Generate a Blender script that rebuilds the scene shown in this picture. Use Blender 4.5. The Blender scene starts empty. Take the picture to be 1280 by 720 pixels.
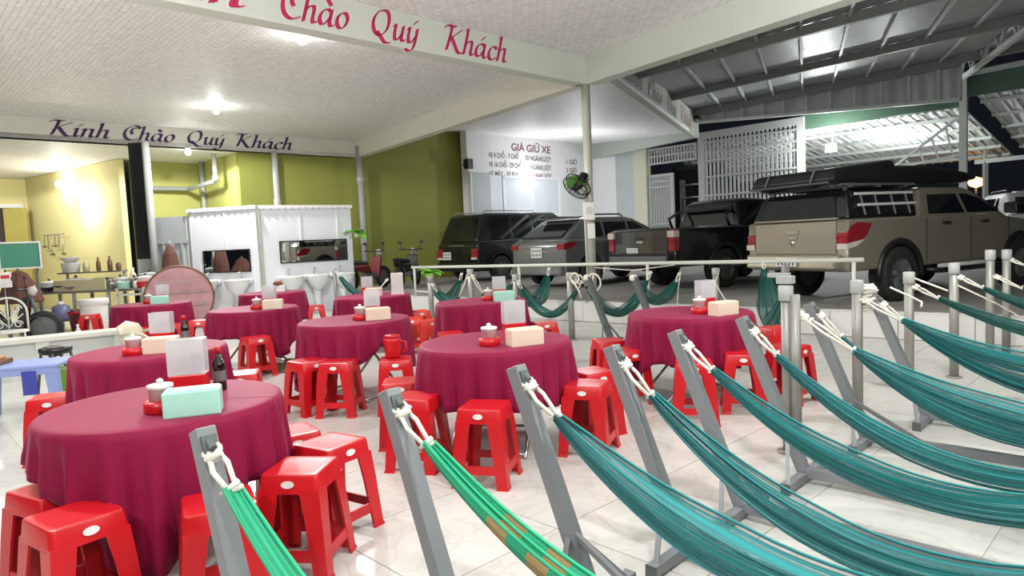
import bpy, bmesh, math, random
from mathutils import Vector, Matrix
random.seed(7)
PI = math.pi
SC = bpy.context.scene
COL = SC.collection

# ------------------------------------------------------------------ camera, world, light, exposure
cd = bpy.data.cameras.new('camera'); cam = bpy.data.objects.new('camera', cd); COL.objects.link(cam)
cd.sensor_width = 36.0; cd.lens = 845.0 / 1280.0 * 36.0; cd.clip_start = 0.05; cd.clip_end = 300
EYE = 1.46
PITCH, ROLL = 0.0715, -0.0456
_cp, _sp, _cr, _sr = math.cos(PITCH), math.sin(PITCH), math.cos(ROLL), math.sin(ROLL)
_r0 = Vector((1, 0, 0)); _u0 = Vector((0, _sp, _cp)); _fw = Vector((0, _cp, -_sp))
_R = _cr * _r0 + _sr * _u0; _U = -_sr * _r0 + _cr * _u0
cam.matrix_world = Matrix(((_R.x, _U.x, -_fw.x, 0), (_R.y, _U.y, -_fw.y, 0), (_R.z, _U.z, -_fw.z, EYE), (0, 0, 0, 1)))
SC.camera = cam

world = bpy.data.worlds.new('night'); SC.world = world; world.use_nodes = True
world.node_tree.nodes['Background'].inputs[0].default_value = (0.004, 0.005, 0.007, 1)
world.node_tree.nodes['Background'].inputs[1].default_value = 1.0

SC.view_settings.view_transform = 'Standard'
SC.view_settings.look = 'None'
SC.view_settings.gamma = 1.0
SC.view_settings.use_curve_mapping = False
SC.view_settings.exposure = 0.46
SC.cycles.max_bounces = 8
SC.cycles.transparent_max_bounces = 24

LAMP = 300.0     # watts of one ceiling bulb

# ------------------------------------------------------------------ materials
MATS = {}
def mat(name, color, rough=0.6, metal=0.0, noise=0.0, nscale=8.0, bump=0.0, emit=0.0, coat=0.0, alpha=1.0, trans=0.0, rand=0.0):
    if name in MATS: return MATS[name]
    m = bpy.data.materials.new(name); m.use_nodes = True
    nt = m.node_tree; b = nt.nodes['Principled BSDF']
    b.inputs['Base Color'].default_value = (*color, 1)
    b.inputs['Roughness'].default_value = rough
    b.inputs['Metallic'].default_value = metal
    b.inputs['Coat Weight'].default_value = coat
    b.inputs['Alpha'].default_value = alpha
    b.inputs['Transmission Weight'].default_value = trans
    if emit > 0:
        b.inputs['Emission Color'].default_value = (*color, 1); b.inputs['Emission Strength'].default_value = emit
    if noise > 0 or bump > 0:
        tc = nt.nodes.new('ShaderNodeTexCoord'); nz = nt.nodes.new('ShaderNodeTexNoise')
        nz.inputs['Scale'].default_value = nscale; nz.inputs['Detail'].default_value = 4
        nt.links.new(tc.outputs['Object'], nz.inputs['Vector'])
        if noise > 0:
            mx = nt.nodes.new('ShaderNodeMix'); mx.data_type = 'RGBA'
            mx.inputs[6].default_value = (*[max(0, c * (1 - noise)) for c in color], 1)
            mx.inputs[7].default_value = (*[min(1, c * (1 + noise)) for c in color], 1)
            nt.links.new(nz.outputs['Fac'], mx.inputs[0]); nt.links.new(mx.outputs[2], b.inputs['Base Color'])
        if bump > 0:
            bp = nt.nodes.new('ShaderNodeBump'); bp.inputs['Strength'].default_value = bump; bp.inputs['Distance'].default_value = 0.01
            nt.links.new(nz.outputs['Fac'], bp.inputs['Height']); nt.links.new(bp.outputs['Normal'], b.inputs['Normal'])
    MATS[name] = m
    return m

def nodes_mat(name):
    m = bpy.data.materials.new(name); m.use_nodes = True; MATS[name] = m
    return m, m.node_tree, m.node_tree.nodes['Principled BSDF']

def make_tile_mat():
    m, nt, b = nodes_mat('marble_tile'); N = nt.nodes; L = nt.links
    ge = N.new('ShaderNodeNewGeometry'); oi = N.new('ShaderNodeObjectInfo')
    va = N.new('ShaderNodeVectorMath'); va.operation = 'ADD'
    sc = N.new('ShaderNodeVectorMath'); sc.operation = 'SCALE'; sc.inputs[3].default_value = 37.0
    cx = N.new('ShaderNodeCombineXYZ'); L.new(oi.outputs['Random'], cx.inputs[0]); L.new(oi.outputs['Random'], cx.inputs[1])
    L.new(cx.outputs[0], sc.inputs[0]); L.new(ge.outputs['Position'], va.inputs[0]); L.new(sc.outputs[0], va.inputs[1])
    nz = N.new('ShaderNodeTexNoise'); nz.inputs['Scale'].default_value = 2.2; nz.inputs['Detail'].default_value = 6; nz.inputs['Distortion'].default_value = 1.6
    L.new(va.outputs[0], nz.inputs['Vector'])
    cr = N.new('ShaderNodeValToRGB'); e = cr.color_ramp.elements
    e[0].position = 0.30; e[0].color = (0.60, 0.595, 0.555, 1); e[1].position = 0.52; e[1].color = (0.605, 0.60, 0.565, 1)
    v = cr.color_ramp.elements.new(0.485); v.color = (0.535, 0.53, 0.495, 1)
    v = cr.color_ramp.elements.new(0.455); v.color = (0.61, 0.605, 0.57, 1)
    L.new(nz.outputs['Fac'], cr.inputs['Fac'])
    hs = N.new('ShaderNodeHueSaturation'); mr = N.new('ShaderNodeMapRange')
    mr.inputs[3].default_value = 0.95; mr.inputs[4].default_value = 1.03; L.new(oi.outputs['Random'], mr.inputs[0])
    L.new(mr.outputs[0], hs.inputs['Value']); L.new(cr.outputs['Color'], hs.inputs['Color']); L.new(hs.outputs['Color'], b.inputs['Base Color'])
    b.inputs['Roughness'].default_value = 0.22
    return m
TILE = make_tile_mat()

def make_ceiling_mat():
    m, nt, b = nodes_mat('embossed_ceiling'); N = nt.nodes; L = nt.links
    tc = N.new('ShaderNodeTexCoord'); mp = N.new('ShaderNodeMapping'); mp.inputs['Rotation'].default_value = (0, 0, math.radians(46))
    L.new(tc.outputs['Object'], mp.inputs['Vector'])
    bk = N.new('ShaderNodeTexBrick'); bk.inputs['Scale'].default_value = 3.4
    bk.inputs['Color1'].default_value = (0.92, 0.92, 0.91, 1); bk.inputs['Color2'].default_value = (0.82, 0.82, 0.815, 1)
    bk.inputs['Mortar'].default_value = (0.58, 0.58, 0.575, 1); bk.inputs['Mortar Size'].default_value = 0.028; bk.inputs['Mortar Smooth'].default_value = 0.9
    nd = N.new('ShaderNodeTexNoise'); nd.inputs['Scale'].default_value = 3.0; nd.inputs['Detail'].default_value = 3
    L.new(mp.outputs[0], nd.inputs['Vector'])
    mxv = N.new('ShaderNodeMix'); mxv.data_type = 'RGBA'; mxv.blend_type = 'ADD'; mxv.inputs[0].default_value = 0.07
    L.new(mp.outputs[0], mxv.inputs[6]); L.new(nd.outputs['Color'], mxv.inputs[7]); L.new(mxv.outputs[2], bk.inputs['Vector'])
    nz = N.new('ShaderNodeTexNoise'); nz.inputs['Scale'].default_value = 9.0; nz.inputs['Detail'].default_value = 5
    L.new(mp.outputs[0], nz.inputs['Vector'])
    mx = N.new('ShaderNodeMix'); mx.data_type = 'RGBA'; mx.blend_type = 'OVERLAY'; mx.inputs[0].default_value = 0.80
    L.new(bk.outputs['Color'], mx.inputs[6]); L.new(nz.outputs['Fac'], mx.inputs[7]); L.new(mx.outputs[2], b.inputs['Base Color'])
    bp = N.new('ShaderNodeBump'); bp.inputs['Strength'].default_value = 0.5; bp.inputs['Distance'].default_value = 0.012
    L.new(mx.outputs[2], bp.inputs['Height']); L.new(bp.outputs['Normal'], b.inputs['Normal'])
    b.inputs['Roughness'].default_value = 0.55
    return m
CEIL = make_ceiling_mat()

def make_net_mat(name, c1, c2, bands=None, holes=0.41):
    m, nt, b = nodes_mat(name); N = nt.nodes; L = nt.links
    uv = N.new('ShaderNodeUVMap'); sp = N.new('ShaderNodeSeparateXYZ'); L.new(uv.outputs['UV'], sp.inputs[0])
    cb = N.new('ShaderNodeCombineXYZ'); mu = N.new('ShaderNodeMath'); mu.operation = 'MULTIPLY'; mu.inputs[1].default_value = 42.0
    mv = N.new('ShaderNodeMath'); mv.operation = 'MULTIPLY'; mv.inputs[1].default_value = 1.2
    L.new(sp.outputs[0], mu.inputs[0]); L.new(sp.outputs[1], mv.inputs[0]); L.new(mu.outputs[0], cb.inputs[0]); L.new(mv.outputs[0], cb.inputs[1])
    nz = N.new('ShaderNodeTexNoise'); nz.inputs['Scale'].default_value = 1.0; nz.inputs['Detail'].default_value = 3
    L.new(cb.outputs[0], nz.inputs['Vector'])
    cr = N.new('ShaderNodeValToRGB'); e = cr.color_ramp.elements
    e[0].position = 0.36; e[0].color = (*c1, 1); e[1].position = 0.66; e[1].color = (*c2, 1)
    L.new(nz.outputs['Fac'], cr.inputs['Fac'])
    col = cr.outputs['Color']
    if bands:
        r2 = N.new('ShaderNodeValToRGB'); r2.color_ramp.interpolation = 'CONSTANT'
        r2.color_ramp.elements[0].position = 0; r2.color_ramp.elements[0].color = (0, 0, 0, 1)
        r2.color_ramp.elements[1].position = bands[0][0]; r2.color_ramp.elements[1].color = (1, 1, 1, 1)
        first = True
        for a, z in bands:
            if not first:
                q = r2.color_ramp.elements.new(a); q.color = (1, 1, 1, 1)
            q = r2.color_ramp.elements.new(z); q.color = (0, 0, 0, 1); first = False
        L.new(sp.outputs[1], r2.inputs['Fac'])
        mx = N.new('ShaderNodeMix'); mx.data_type = 'RGBA'; mx.inputs[7].default_value = (0.42, 0.29, 0.12, 1)
        L.new(r2.outputs['Color'], mx.inputs[0]); L.new(col, mx.inputs[6]); col = mx.outputs[2]
    L.new(col, b.inputs['Base Color'])
    cr3 = N.new('ShaderNodeValToRGB'); e3 = cr3.color_ramp.elements
    e3[0].position = holes; e3[0].color = (0.22, 0.22, 0.22, 1); e3[1].position = holes + 0.10; e3[1].color = (1, 1, 1, 1)
    L.new(nz.outputs['Fac'], cr3.inputs['Fac']); L.new(cr3.outputs['Color'], b.inputs['Alpha'])
    bp = N.new('ShaderNodeBump'); bp.inputs['Strength'].default_value = 0.6; bp.inputs['Distance'].default_value = 0.006
    L.new(nz.outputs['Fac'], bp.inputs['Height']); L.new(bp.outputs['Normal'], b.inputs['Normal'])
    b.inputs['Roughness'].default_value = 0.55
    return m
NET_TEAL = make_net_mat('teal_net', (0.001, 0.060, 0.068), (0.014, 0.29, 0.295))
NET_DARK = make_net_mat('dark_green_net', (0.002, 0.055, 0.05), (0.008, 0.14, 0.115))
NET_GREEN = make_net_mat('green_net', (0.004, 0.27, 0.12), (0.03, 0.50, 0.27), holes=0.2)
NET_BAND = make_net_mat('banded_net', (0.004, 0.30, 0.14), (0.03, 0.52, 0.28), bands=((0.145, 0.185), (0.225, 0.265), (0.31, 0.35), (0.40, 0.44), (0.50, 0.54), (0.60, 0.64)), holes=0.2)

def make_corrugated(name, c1, c2, scale, rough, metal, rot):
    m, nt, b = nodes_mat(name); N = nt.nodes; L = nt.links
    tc = N.new('ShaderNodeTexCoord'); mp = N.new('ShaderNodeMapping'); mp.inputs['Rotation'].default_value = (0, 0, rot)
    wv = N.new('ShaderNodeTexWave'); wv.inputs['Scale'].default_value = scale; wv.inputs['Distortion'].default_value = 0.15
    L.new(tc.outputs['Object'], mp.inputs[0]); L.new(mp.outputs[0], wv.inputs[0])
    nz = N.new('ShaderNodeTexNoise'); nz.inputs['Scale'].default_value = 1.2; nz.inputs['Detail'].default_value = 5; L.new(tc.outputs['Object'], nz.inputs[0])
    mx = N.new('ShaderNodeMix'); mx.data_type = 'RGBA'; mx.inputs[6].default_value = (*c1, 1); mx.inputs[7].default_value = (*c2, 1)
    L.new(nz.outputs['Fac'], mx.inputs[0]); L.new(mx.outputs[2], b.inputs['Base Color'])
    bp = N.new('ShaderNodeBump'); bp.inputs['Strength'].default_value = 0.8; bp.inputs['Distance'].default_value = 0.03
    L.new(wv.outputs['Fac'], bp.inputs['Height']); L.new(bp.outputs['Normal'], b.inputs['Normal'])
    b.inputs['Roughness'].default_value = rough; b.inputs['Metallic'].default_value = metal
    return m
ROOF = make_corrugated('roof_sheet', (0.34, 0.36, 0.36), (0.48, 0.50, 0.50), 3.0, 0.40, 0.25, math.radians(-23.5))
AWN = make_corrugated('awning_sheet', (0.60, 0.62, 0.61), (0.72, 0.74, 0.73), 1.6, 0.5, 0.0, math.radians(41))

def make_cloth_mat():
    m, nt, b = nodes_mat('crimson_cloth'); N = nt.nodes; L = nt.links
    tc = N.new('ShaderNodeTexCoord'); nz = N.new('ShaderNodeTexNoise'); nz.inputs['Scale'].default_value = 160; nz.inputs['Detail'].default_value = 2
    L.new(tc.outputs['Object'], nz.inputs[0])
    mx = N.new('ShaderNodeMix'); mx.data_type = 'RGBA'; mx.inputs[6].default_value = (0.205, 0.003, 0.036, 1); mx.inputs[7].default_value = (0.265, 0.005, 0.052, 1)
    L.new(nz.outputs['Fac'], mx.inputs[0]); L.new(mx.outputs[2], b.inputs['Base Color'])
    b.inputs['Roughness'].default_value = 0.62
    b.inputs['Sheen Weight'].default_value = 0.13; b.inputs['Sheen Roughness'].default_value = 0.4; b.inputs['Sheen Tint'].default_value = (1, 0.45, 0.62, 1)
    b.inputs['Specular IOR Level'].default_value = 0.22
    return m
CLOTH = make_cloth_mat()

RED = mat('red_plastic', (0.54, 0.008, 0.014), 0.32, noise=0.10, nscale=5)
RED2 = mat('red_orange_plastic', (0.72, 0.035, 0.02), 0.35)
STICK = mat('white_sticker', (0.75, 0.75, 0.72), 0.4)
SAGE = mat('sage_beam_paint', (0.60, 0.64, 0.57), 0.6, noise=0.04, nscale=2)
SAGE2 = mat('cream_beam_paint', (0.70, 0.69, 0.60), 0.6, noise=0.05, nscale=2)
STEELG = mat('grey_painted_steel', (0.205, 0.217, 0.23), 0.42, noise=0.06, nscale=6)
STEELD = mat('dark_painted_steel', (0.10, 0.115, 0.115), 0.5)
GALV = mat('galvanised_pipe', (0.29, 0.29, 0.265), 0.42, metal=0.35, noise=0.12, nscale=10)
CHROME = mat('brushed_steel', (0.55, 0.53, 0.50), 0.25, metal=0.9)
PIPEW = mat('white_pipe_paint', (0.62, 0.63, 0.56), 0.45, noise=0.06, nscale=9)
PVC = mat('grey_pvc', (0.36, 0.375, 0.36), 0.45)
ROPE = mat('white_rope', (0.72, 0.70, 0.62), 0.8, noise=0.15, nscale=60, bump=0.4)
GREENW = mat('olive_green_wall', (0.25, 0.265, 0.05), 0.75, noise=0.10, nscale=1.2)
LIME = mat('lime_green_wall', (0.44, 0.45, 0.13), 0.75, noise=0.07, nscale=1.2)
YELL = mat('pale_yellow_wall', (0.80, 0.73, 0.36), 0.75, noise=0.05, nscale=1.5)
OCHRE = mat('ochre_panel', (0.46, 0.40, 0.10), 0.6, noise=0.15, nscale=3)
WHITEW = mat('white_wall_paint', (0.70, 0.70, 0.70), 0.65, noise=0.03, nscale=2)
GREYW = mat('grey_wall_panel', (0.42, 0.45, 0.46), 0.55, noise=0.06, nscale=2)
WPANEL = mat('white_panel', (0.74, 0.76, 0.80), 0.35)
PORC = mat('porcelain', (0.74, 0.76, 0.76), 0.15)
MIRR = mat('mirror_glass', (0.80, 0.82, 0.82), 0.02, metal=1.0)
BLACK = mat('black_plastic', (0.012, 0.012, 0.014), 0.35)
RUBBER = mat('tyre_rubber', (0.02, 0.02, 0.02), 0.75, bump=0.3, nscale=40)
NIGHTGLASS = mat('tinted_glass', (0.006, 0.008, 0.010), 0.06, coat=0.5)
CONC = mat('parking_concrete', (0.29, 0.28, 0.26), 0.7, noise=0.25, nscale=1.4, bump=0.2)
RISER = mat('white_riser_tile', (0.66, 0.66, 0.63), 0.25, noise=0.04, nscale=2)
GROUT = mat('floor_grout', (0.55, 0.53, 0.48), 0.8)
GOLD = mat('champagne_paint', (0.33, 0.305, 0.235), 0.28, metal=0.45, coat=0.6, noise=0.05, nscale=3)
BLKP = mat('black_car_paint', (0.007, 0.008, 0.009), 0.18, coat=0.6)
BRNP = mat('dull_tailgate_paint', (0.035, 0.035, 0.03), 0.16, coat=0.9)
SILV = mat('grey_metallic_paint', (0.21, 0.215, 0.22), 0.25, metal=0.5, coat=0.7)
WHTP = mat('white_car_paint', (0.62, 0.62, 0.60), 0.3, coat=0.6)
TAILR = mat('red_lamp_lens', (0.24, 0.016, 0.022), 0.12, coat=0.8)
TAILC = mat('clear_lamp_lens', (0.55, 0.50, 0.47), 0.12, coat=0.8)
PLATE = mat('number_plate', (0.72, 0.72, 0.70), 0.4)
PLATED = mat('plate_digits', (0.05, 0.05, 0.05), 0.5)
MINT = mat('mint_plastic', (0.40, 0.74, 0.62), 0.35)
CREAM = mat('cream_plastic', (0.76, 0.63, 0.50), 0.38)
WPLAS = mat('white_plastic', (0.74, 0.73, 0.70), 0.35)
ACRY = mat('clear_acrylic', (0.80, 0.82, 0.84), 0.10, alpha=0.40)
DARKF = mat('dark_contents', (0.16, 0.16, 0.17), 0.5)
SOY = mat('dark_sauce_glass', (0.012, 0.008, 0.008), 0.1, coat=0.6)
LEAF = mat('fresh_leaf', (0.16, 0.42, 0.03), 0.5, noise=0.3, nscale=9)
GFAN = mat('green_fan_plastic', (0.12, 0.42, 0.06), 0.35)
BULB = mat('lit_led_bulb', (1.0, 0.98, 0.93), 0.4, emit=60.0)
PINKL = mat('magenta_paint', (0.50, 0.015, 0.10), 0.5)
PALEL = mat('pale_outline_paint', (0.72, 0.70, 0.66), 0.5)
NAVYL = mat('violet_paint', (0.045, 0.015, 0.085), 0.5)
GREYL = mat('faded_grey_paint', (0.20, 0.19, 0.175), 0.6)
SIGNR = mat('dark_red_paint', (0.15, 0.012, 0.03), 0.5)
SIGNG = mat('grey_sign_paint', (0.07, 0.065, 0.085), 0.5)
GREENS = mat('green_fascia_sheet', (0.075, 0.135, 0.095), 0.4, metal=0.2)
GATEM = mat('gate_grey_paint', (0.36, 0.375, 0.36), 0.5, noise=0.1, nscale=5)
TRUSSM = mat('truss_white_paint', (0.55, 0.58, 0.55), 0.5)
PURL = mat('purlin_grey_steel', (0.22, 0.23, 0.22), 0.5)
BLUEP = mat('pale_blue_plastic', (0.26, 0.33, 0.62), 0.45)
BLUED = mat('deep_blue_plastic', (0.05, 0.06, 0.35), 0.45)
LIMEP = mat('lime_plastic', (0.25, 0.62, 0.03), 0.4)
JUGB = mat('slate_blue_plastic', (0.16, 0.16, 0.30), 0.4)
MAROON = mat('maroon_plastic', (0.16, 0.012, 0.018), 0.4)
BROWNC = mat('brown_canvas', (0.115, 0.045, 0.03), 0.85, noise=0.15, nscale=6)
GREENB = mat('green_board', (0.05, 0.25, 0.16), 0.5)
WMETAL = mat('white_wire_metal', (0.66, 0.66, 0.60), 0.4)
WOOD = mat('brown_wood', (0.16, 0.085, 0.04), 0.6, noise=0.3, nscale=12)
BEIGE = mat('beige_counter', (0.50, 0.46, 0.27), 0.5, noise=0.1, nscale=4)
PINKT = mat('steel_pink_reflection', (0.50, 0.27, 0.29), 0.3, noise=0.4, nscale=5)  # steel tabletop, pink reflections of the red tables put into its colour
RAGM = mat('olive_brown_rag', (0.13, 0.105, 0.045), 0.9, noise=0.5, nscale=25)
TENT = mat('black_tent_cover', (0.008, 0.009, 0.010), 0.5, noise=0.3, nscale=5)
ORANGE = mat('orange_lantern', (1.0, 0.45, 0.12), 0.5, emit=6.0)

# ------------------------------------------------------------------ mesh helpers
class MB:
    def __init__(s): s.v = []; s.f = []; s.uv = None; s.mi = []; s.cur = 0
    def face(s, idx): s.f.append(tuple(idx)); s.mi.append(s.cur)
    def box(s, c, d, rz=0.0, basis=None):
        if basis is None:
            ca, sa = math.cos(rz), math.sin(rz); basis = (Vector((ca, sa, 0)), Vector((-sa, ca, 0)), Vector((0, 0, 1)))
        c = Vector(c); n = len(s.v); X, Y, Z = basis
        for i in (-.5, .5):
            for j in (-.5, .5):
                for k in (-.5, .5):
                    s.v.append(c + X * (i * d[0]) + Y * (j * d[1]) + Z * (k * d[2]))
        for q in ((0, 1, 3, 2), (4, 6, 7, 5), (0, 4, 5, 1), (2, 3, 7, 6), (0, 2, 6, 4), (1, 5, 7, 3)): s.face([n + a for a in q])
        return s
    def bar(s, a, b, w, h=None, up=(0, 0, 1)):
        a = Vector(a); b = Vector(b); X = (b - a); l = X.length
        if l < 1e-6: return s
        X.normalize(); up = Vector(up); Y = up.cross(X)
        if Y.length < 1e-4: Y = Vector((1, 0, 0)).cross(X)
        Y.normalize(); Z = X.cross(Y)
        return s.box((a + b) / 2, (l, w, h or w), basis=(X, Y, Z))
    def hexa(s, lo, hi):
        n = len(s.v); s.v += [Vector(p) for p in lo] + [Vector(p) for p in hi]; k = len(lo)
        s.face([n + i for i in reversed(range(k))]); s.face([n + k + i for i in range(k)])
        for i in range(k):
            j = (i + 1) % k; s.face((n + i, n + j, n + k + j, n + k + i))
        return s
    def tube(s, path, r, n=8, cap=True):
        path = [Vector(p) for p in path]; rs = r if isinstance(r, (list, tuple)) else [r] * len(path)
        base = len(s.v); prev = None
        for i, p in enumerate(path):
            t = path[min(i + 1, len(path) - 1)] - path[max(i - 1, 0)]
            if t.length < 1e-9: t = Vector((0, 0, 1))
            t.normalize()
            if prev is None:
                a = Vector((0, 0, 1)) if abs(t.z) < .9 else Vector((1, 0, 0)); X = t.cross(a).normalized()
            else:
                X = prev - t * prev.dot(t)
                if X.length < 1e-6: X = t.cross(Vector((0, 0, 1)))
                X.normalize()
            prev = X; Y = t.cross(X)
            for k in range(n):
                a = 2 * PI * k / n; s.v.append(p + (X * math.cos(a) + Y * math.sin(a)) * rs[i])
        for i in range(len(path) - 1):
            for k in range(n):
                q = (k + 1) % n; s.face((base + i * n + k, base + i * n + q, base + (i + 1) * n + q, base + (i + 1) * n + k))
        if cap:
            s.face([base + k for k in reversed(range(n))]); m = base + (len(path) - 1) * n; s.face([m + k for k in range(n)])
        return s
    def lathe(s, prof, n=24, c=(0, 0, 0), basis=None, cap=True):
        c = Vector(c); X, Y, Z = basis or (Vector((1, 0, 0)), Vector((0, 1, 0)), Vector((0, 0, 1))); base = len(s.v)
        for r, z in prof:
            for k in range(n):
                a = 2 * PI * k / n; s.v.append(c + X * (r * math.cos(a)) + Y * (r * math.sin(a)) + Z * z)
        for i in range(len(prof) - 1):
            for k in range(n):
                q = (k + 1) % n; s.face((base + i * n + k, base + i * n + q, base + (i + 1) * n + q, base + (i + 1) * n + k))
        if cap and prof[0][0] > 1e-5: s.face([base + k for k in reversed(range(n))])
        m = base + (len(prof) - 1) * n
        if cap and prof[-1][0] > 1e-5: s.face([m + k for k in range(n)])
        return s
    def grid(s, rows):
        base = len(s.v); w = len(rows[0])
        for r in rows: s.v += [Vector(p) for p in r]
        for i in range(len(rows) - 1):
            for k in range(w - 1): s.face((base + i * w + k, base + i * w + k + 1, base + (i + 1) * w + k + 1, base + (i + 1) * w + k))
        return s
    def extrude(s, poly, y0, y1, to3):
        n = len(s.v); k = len(poly)
        s.v += [Vector(to3(p[0], y0, p[1])) for p in poly] + [Vector(to3(p[0], y1, p[1])) for p in poly]
        s.face([n + i for i in range(k)]); s.face([n + k + i for i in reversed(range(k))])
        for i in range(k):
            j = (i + 1) % k; s.face((n + j, n + i, n + k + i, n + k + j))
        return s
    def mesh(s, name, mats, smooth=False, fix=True):
        me = bpy.data.meshes.new(name); me.from_pydata([tuple(v) for v in s.v], [], s.f)
        if not isinstance(mats, (list, tuple)): mats = [mats]
        for m in mats: me.materials.append(m)
        for p, mi in zip(me.polygons, s.mi): p.material_index = mi; p.use_smooth = smooth
        if fix:
            bm = bmesh.new(); bm.from_mesh(me); bmesh.ops.recalc_face_normals(bm, faces=bm.faces); bm.to_mesh(me); bm.free()
        me.update(); return me
    def build(s, name, mats, parent=None, smooth=False, bevel=0.0, seg=2, loc=None, fix=True):
        o = bpy.data.objects.new(name, s.mesh(name, mats, smooth, fix)); COL.objects.link(o)
        if parent is not None: o.parent = parent
        if loc is not None: o.location = loc
        if bevel > 0:
            b = o.modifiers.new('bevel', 'BEVEL'); b.width = bevel; b.segments = seg; b.limit_method = 'ANGLE'; b.angle_limit = math.radians(35)
        return o

def smooth_angle(o, deg=40):
    me = o.data
    for p in me.polygons: p.use_smooth = True
    try: me.set_sharp_from_angle(angle=math.radians(deg))
    except Exception: pass
    return o

def tag(o, label=None, cat=None, group=None, kind=None):
    if label: o['label'] = label
    if cat: o['category'] = cat
    if group: o['group'] = group
    if kind: o['kind'] = kind
    return o
def thing(name, label, cat, loc=(0, 0, 0), rz=0.0, group=None):
    o = bpy.data.objects.new(name, None); COL.objects.link(o); o.empty_display_size = 0.1
    o.location = loc; o.rotation_euler = (0, 0, rz)
    return tag(o, label, cat, group)
KIDS = {}
def copy_tree(o, parent=None):
    c = o.copy(); COL.objects.link(c)
    if parent is not None: c.parent = parent
    for ch in list(o.children): copy_tree(ch, c)
    return c
def structure(o): o['kind'] = 'structure'; return o
def arc(cx, cz, r, a0, a1, n):
    return [(cx + r * math.cos(a0 + (a1 - a0) * i / n), cz + r * math.sin(a0 + (a1 - a0) * i / n)) for i in range(n + 1)]
def at2(p, d, s, z): return Vector((p[0] + d[0] * s, p[1] + d[1] * s, z))

# building axes (measured on site): E1 runs right and towards us, E2 runs right and away
E1 = Vector((0.71, -0.704, 0)); E2 = Vector((0.719, 0.695, 0)); B1D = Vector((0.565, -0.825, 0))
POST = Vector((1.40, 11.54, 0)); CORNER = Vector((-4.31, 19.57, 0)); PLAT = 0.33

# ------------------------------------------------------------------ the place's lights, and bulbs added out of view
def ceiling_bulb(x, y, z, label, power=LAMP, color=(1.0, 0.995, 0.975), drop=0.0):
    """bare LED bulb; drop > 0 hangs it on a cord"""
    t = thing('ceiling_bulb', label, 'lamp', (x, y, z), group='LED bulbs under the ceilings')
    if drop > 0: MB().tube([(0, 0, .0), (0, 0, -drop - .01)], .006, 6).build('cord', WPLAS, t, True)
    d = -drop
    MB().lathe([(0.055, d), (0.06, d - 0.02), (0.04, d - 0.035), (0.03, d - 0.05)], 16).build('socket', WPLAS, t, True)
    MB().lathe([(0.03, d - 0.05), (0.055, d - 0.075), (0.065, d - 0.11), (0.05, d - 0.15), (0.02, d - 0.165), (0.0, d - 0.167)], 16).build('bulb', BULB, t, True)
    def light(kind, e):
        ld = bpy.data.lights.new('bulb_light', kind); ld.energy = e; ld.color = color; ld.shadow_soft_size = 0.10
        if kind == 'SPOT': ld.spot_size = math.radians(174); ld.spot_blend = 0.08
        lo = bpy.data.objects.new('bulb_light', ld); COL.objects.link(lo); lo.location = (x, y, z - drop - 0.28)
    if drop > 0: light('POINT', power)
    else: light('SPOT', power * 1.05); light('POINT', power * .015)
    return t
ceiling_bulb(-5.86, 14.02, 4.45, 'bare white bulb on the patterned ceiling before the violet lettering', 380)
ceiling_bulb(-7.6, 16.4, 4.0, 'glaring white bulb behind the beam with violet lettering', 200)
ceiling_bulb(-2.75, 9.6, 4.45, 'white bulb behind the beam with magenta lettering', 330)
for (x, y) in ((-7.8, 5.4), (-3.4, 4.2), (3.6, 5.2), (1.1, 2.2), (-2.2, 0.2), (4.8, 1.6), (1.6, -1.6)):  # bulbs added out of view, hung low to brighten beams and ceilings
    ceiling_bulb(x, y, 4.45, 'added white bulb on a cord, out of view, brightening beams and ceiling', LAMP * .43, drop=1.1)

# ------------------------------------------------------------------ the setting
def wall(name, p, q, z0, z1, m, th=0.14, side=1):
    p = Vector((p[0], p[1], 0)); q = Vector((q[0], q[1], 0)); d = (q - p).normalized(); n = Vector((-d.y, d.x, 0)) * (th * side)
    lo = [p, q, q + n, p + n]
    return structure(MB().hexa([(v.x, v.y, z0) for v in lo], [(v.x, v.y, z1) for v in lo]).build(name, m))
def slab(name, pts, z0, z1, m):
    return structure(MB().hexa([(x, y, z0) for x, y in pts], [(x, y, z1) for x, y in pts]).build(name, m))

floor = slab('floor', [(-24, -6), (14, -6), (14, 1.5), (-2.0, 14.4), (-4.5, 20.5), (-12, 26), (-24, 20)], -0.2, -0.006, GROUT)
TS = 0.80
tile_me = MB().hexa([(-.397, -.397, -.008), (.397, -.397, -.008), (.397, .397, -.008), (-.397, .397, -.008)],
                    [(-.397, -.397, 0), (.397, -.397, 0), (.397, .397, 0), (-.397, .397, 0)]).mesh('floor_tile', TILE)
ang = math.atan2(E2.y, E2.x); near = []; far = []
RN = Vector((0.31, 12.35, 0)); RD = Vector((0.746, -0.666, 0)); RNRM = Vector((0.666, 0.746, 0))
for i in range(-34, 34):
    for j in range(-34, 34):
        c = Vector((0.2, 5.0, 0)) + Vector((math.cos(ang), math.sin(ang), 0)) * (i * TS) + Vector((-math.sin(ang), math.cos(ang), 0)) * (j * TS)
        if c.y < -1.5 or c.y > 19 or (c - RN).dot(RNRM) > 0.0 or abs(c.x) > 1.5 + 0.95 * max(c.y, 0): continue
        if c.x < -4.31 - (19.57 - c.y) * 1.05 - 3: continue
        inview = c.y > 1.2 and abs(c.x) < 0.86 * c.y + 0.9
        near.append((c.length if inview else 100 + c.length, c.x, c.y))
near.sort()
far = near[290:]; near = near[:290]
for d, x, y in near:
    o = bpy.data.objects.new('floor_tile', tile_me); COL.objects.link(o); o.parent = floor; o.location = (x, y, 0); o.rotation_euler = (0, 0, ang)
mb = MB()
for d, x, y in far: mb.box((x, y, -0.004), (TS - .006, TS - .006, 0.008), rz=ang)
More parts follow.
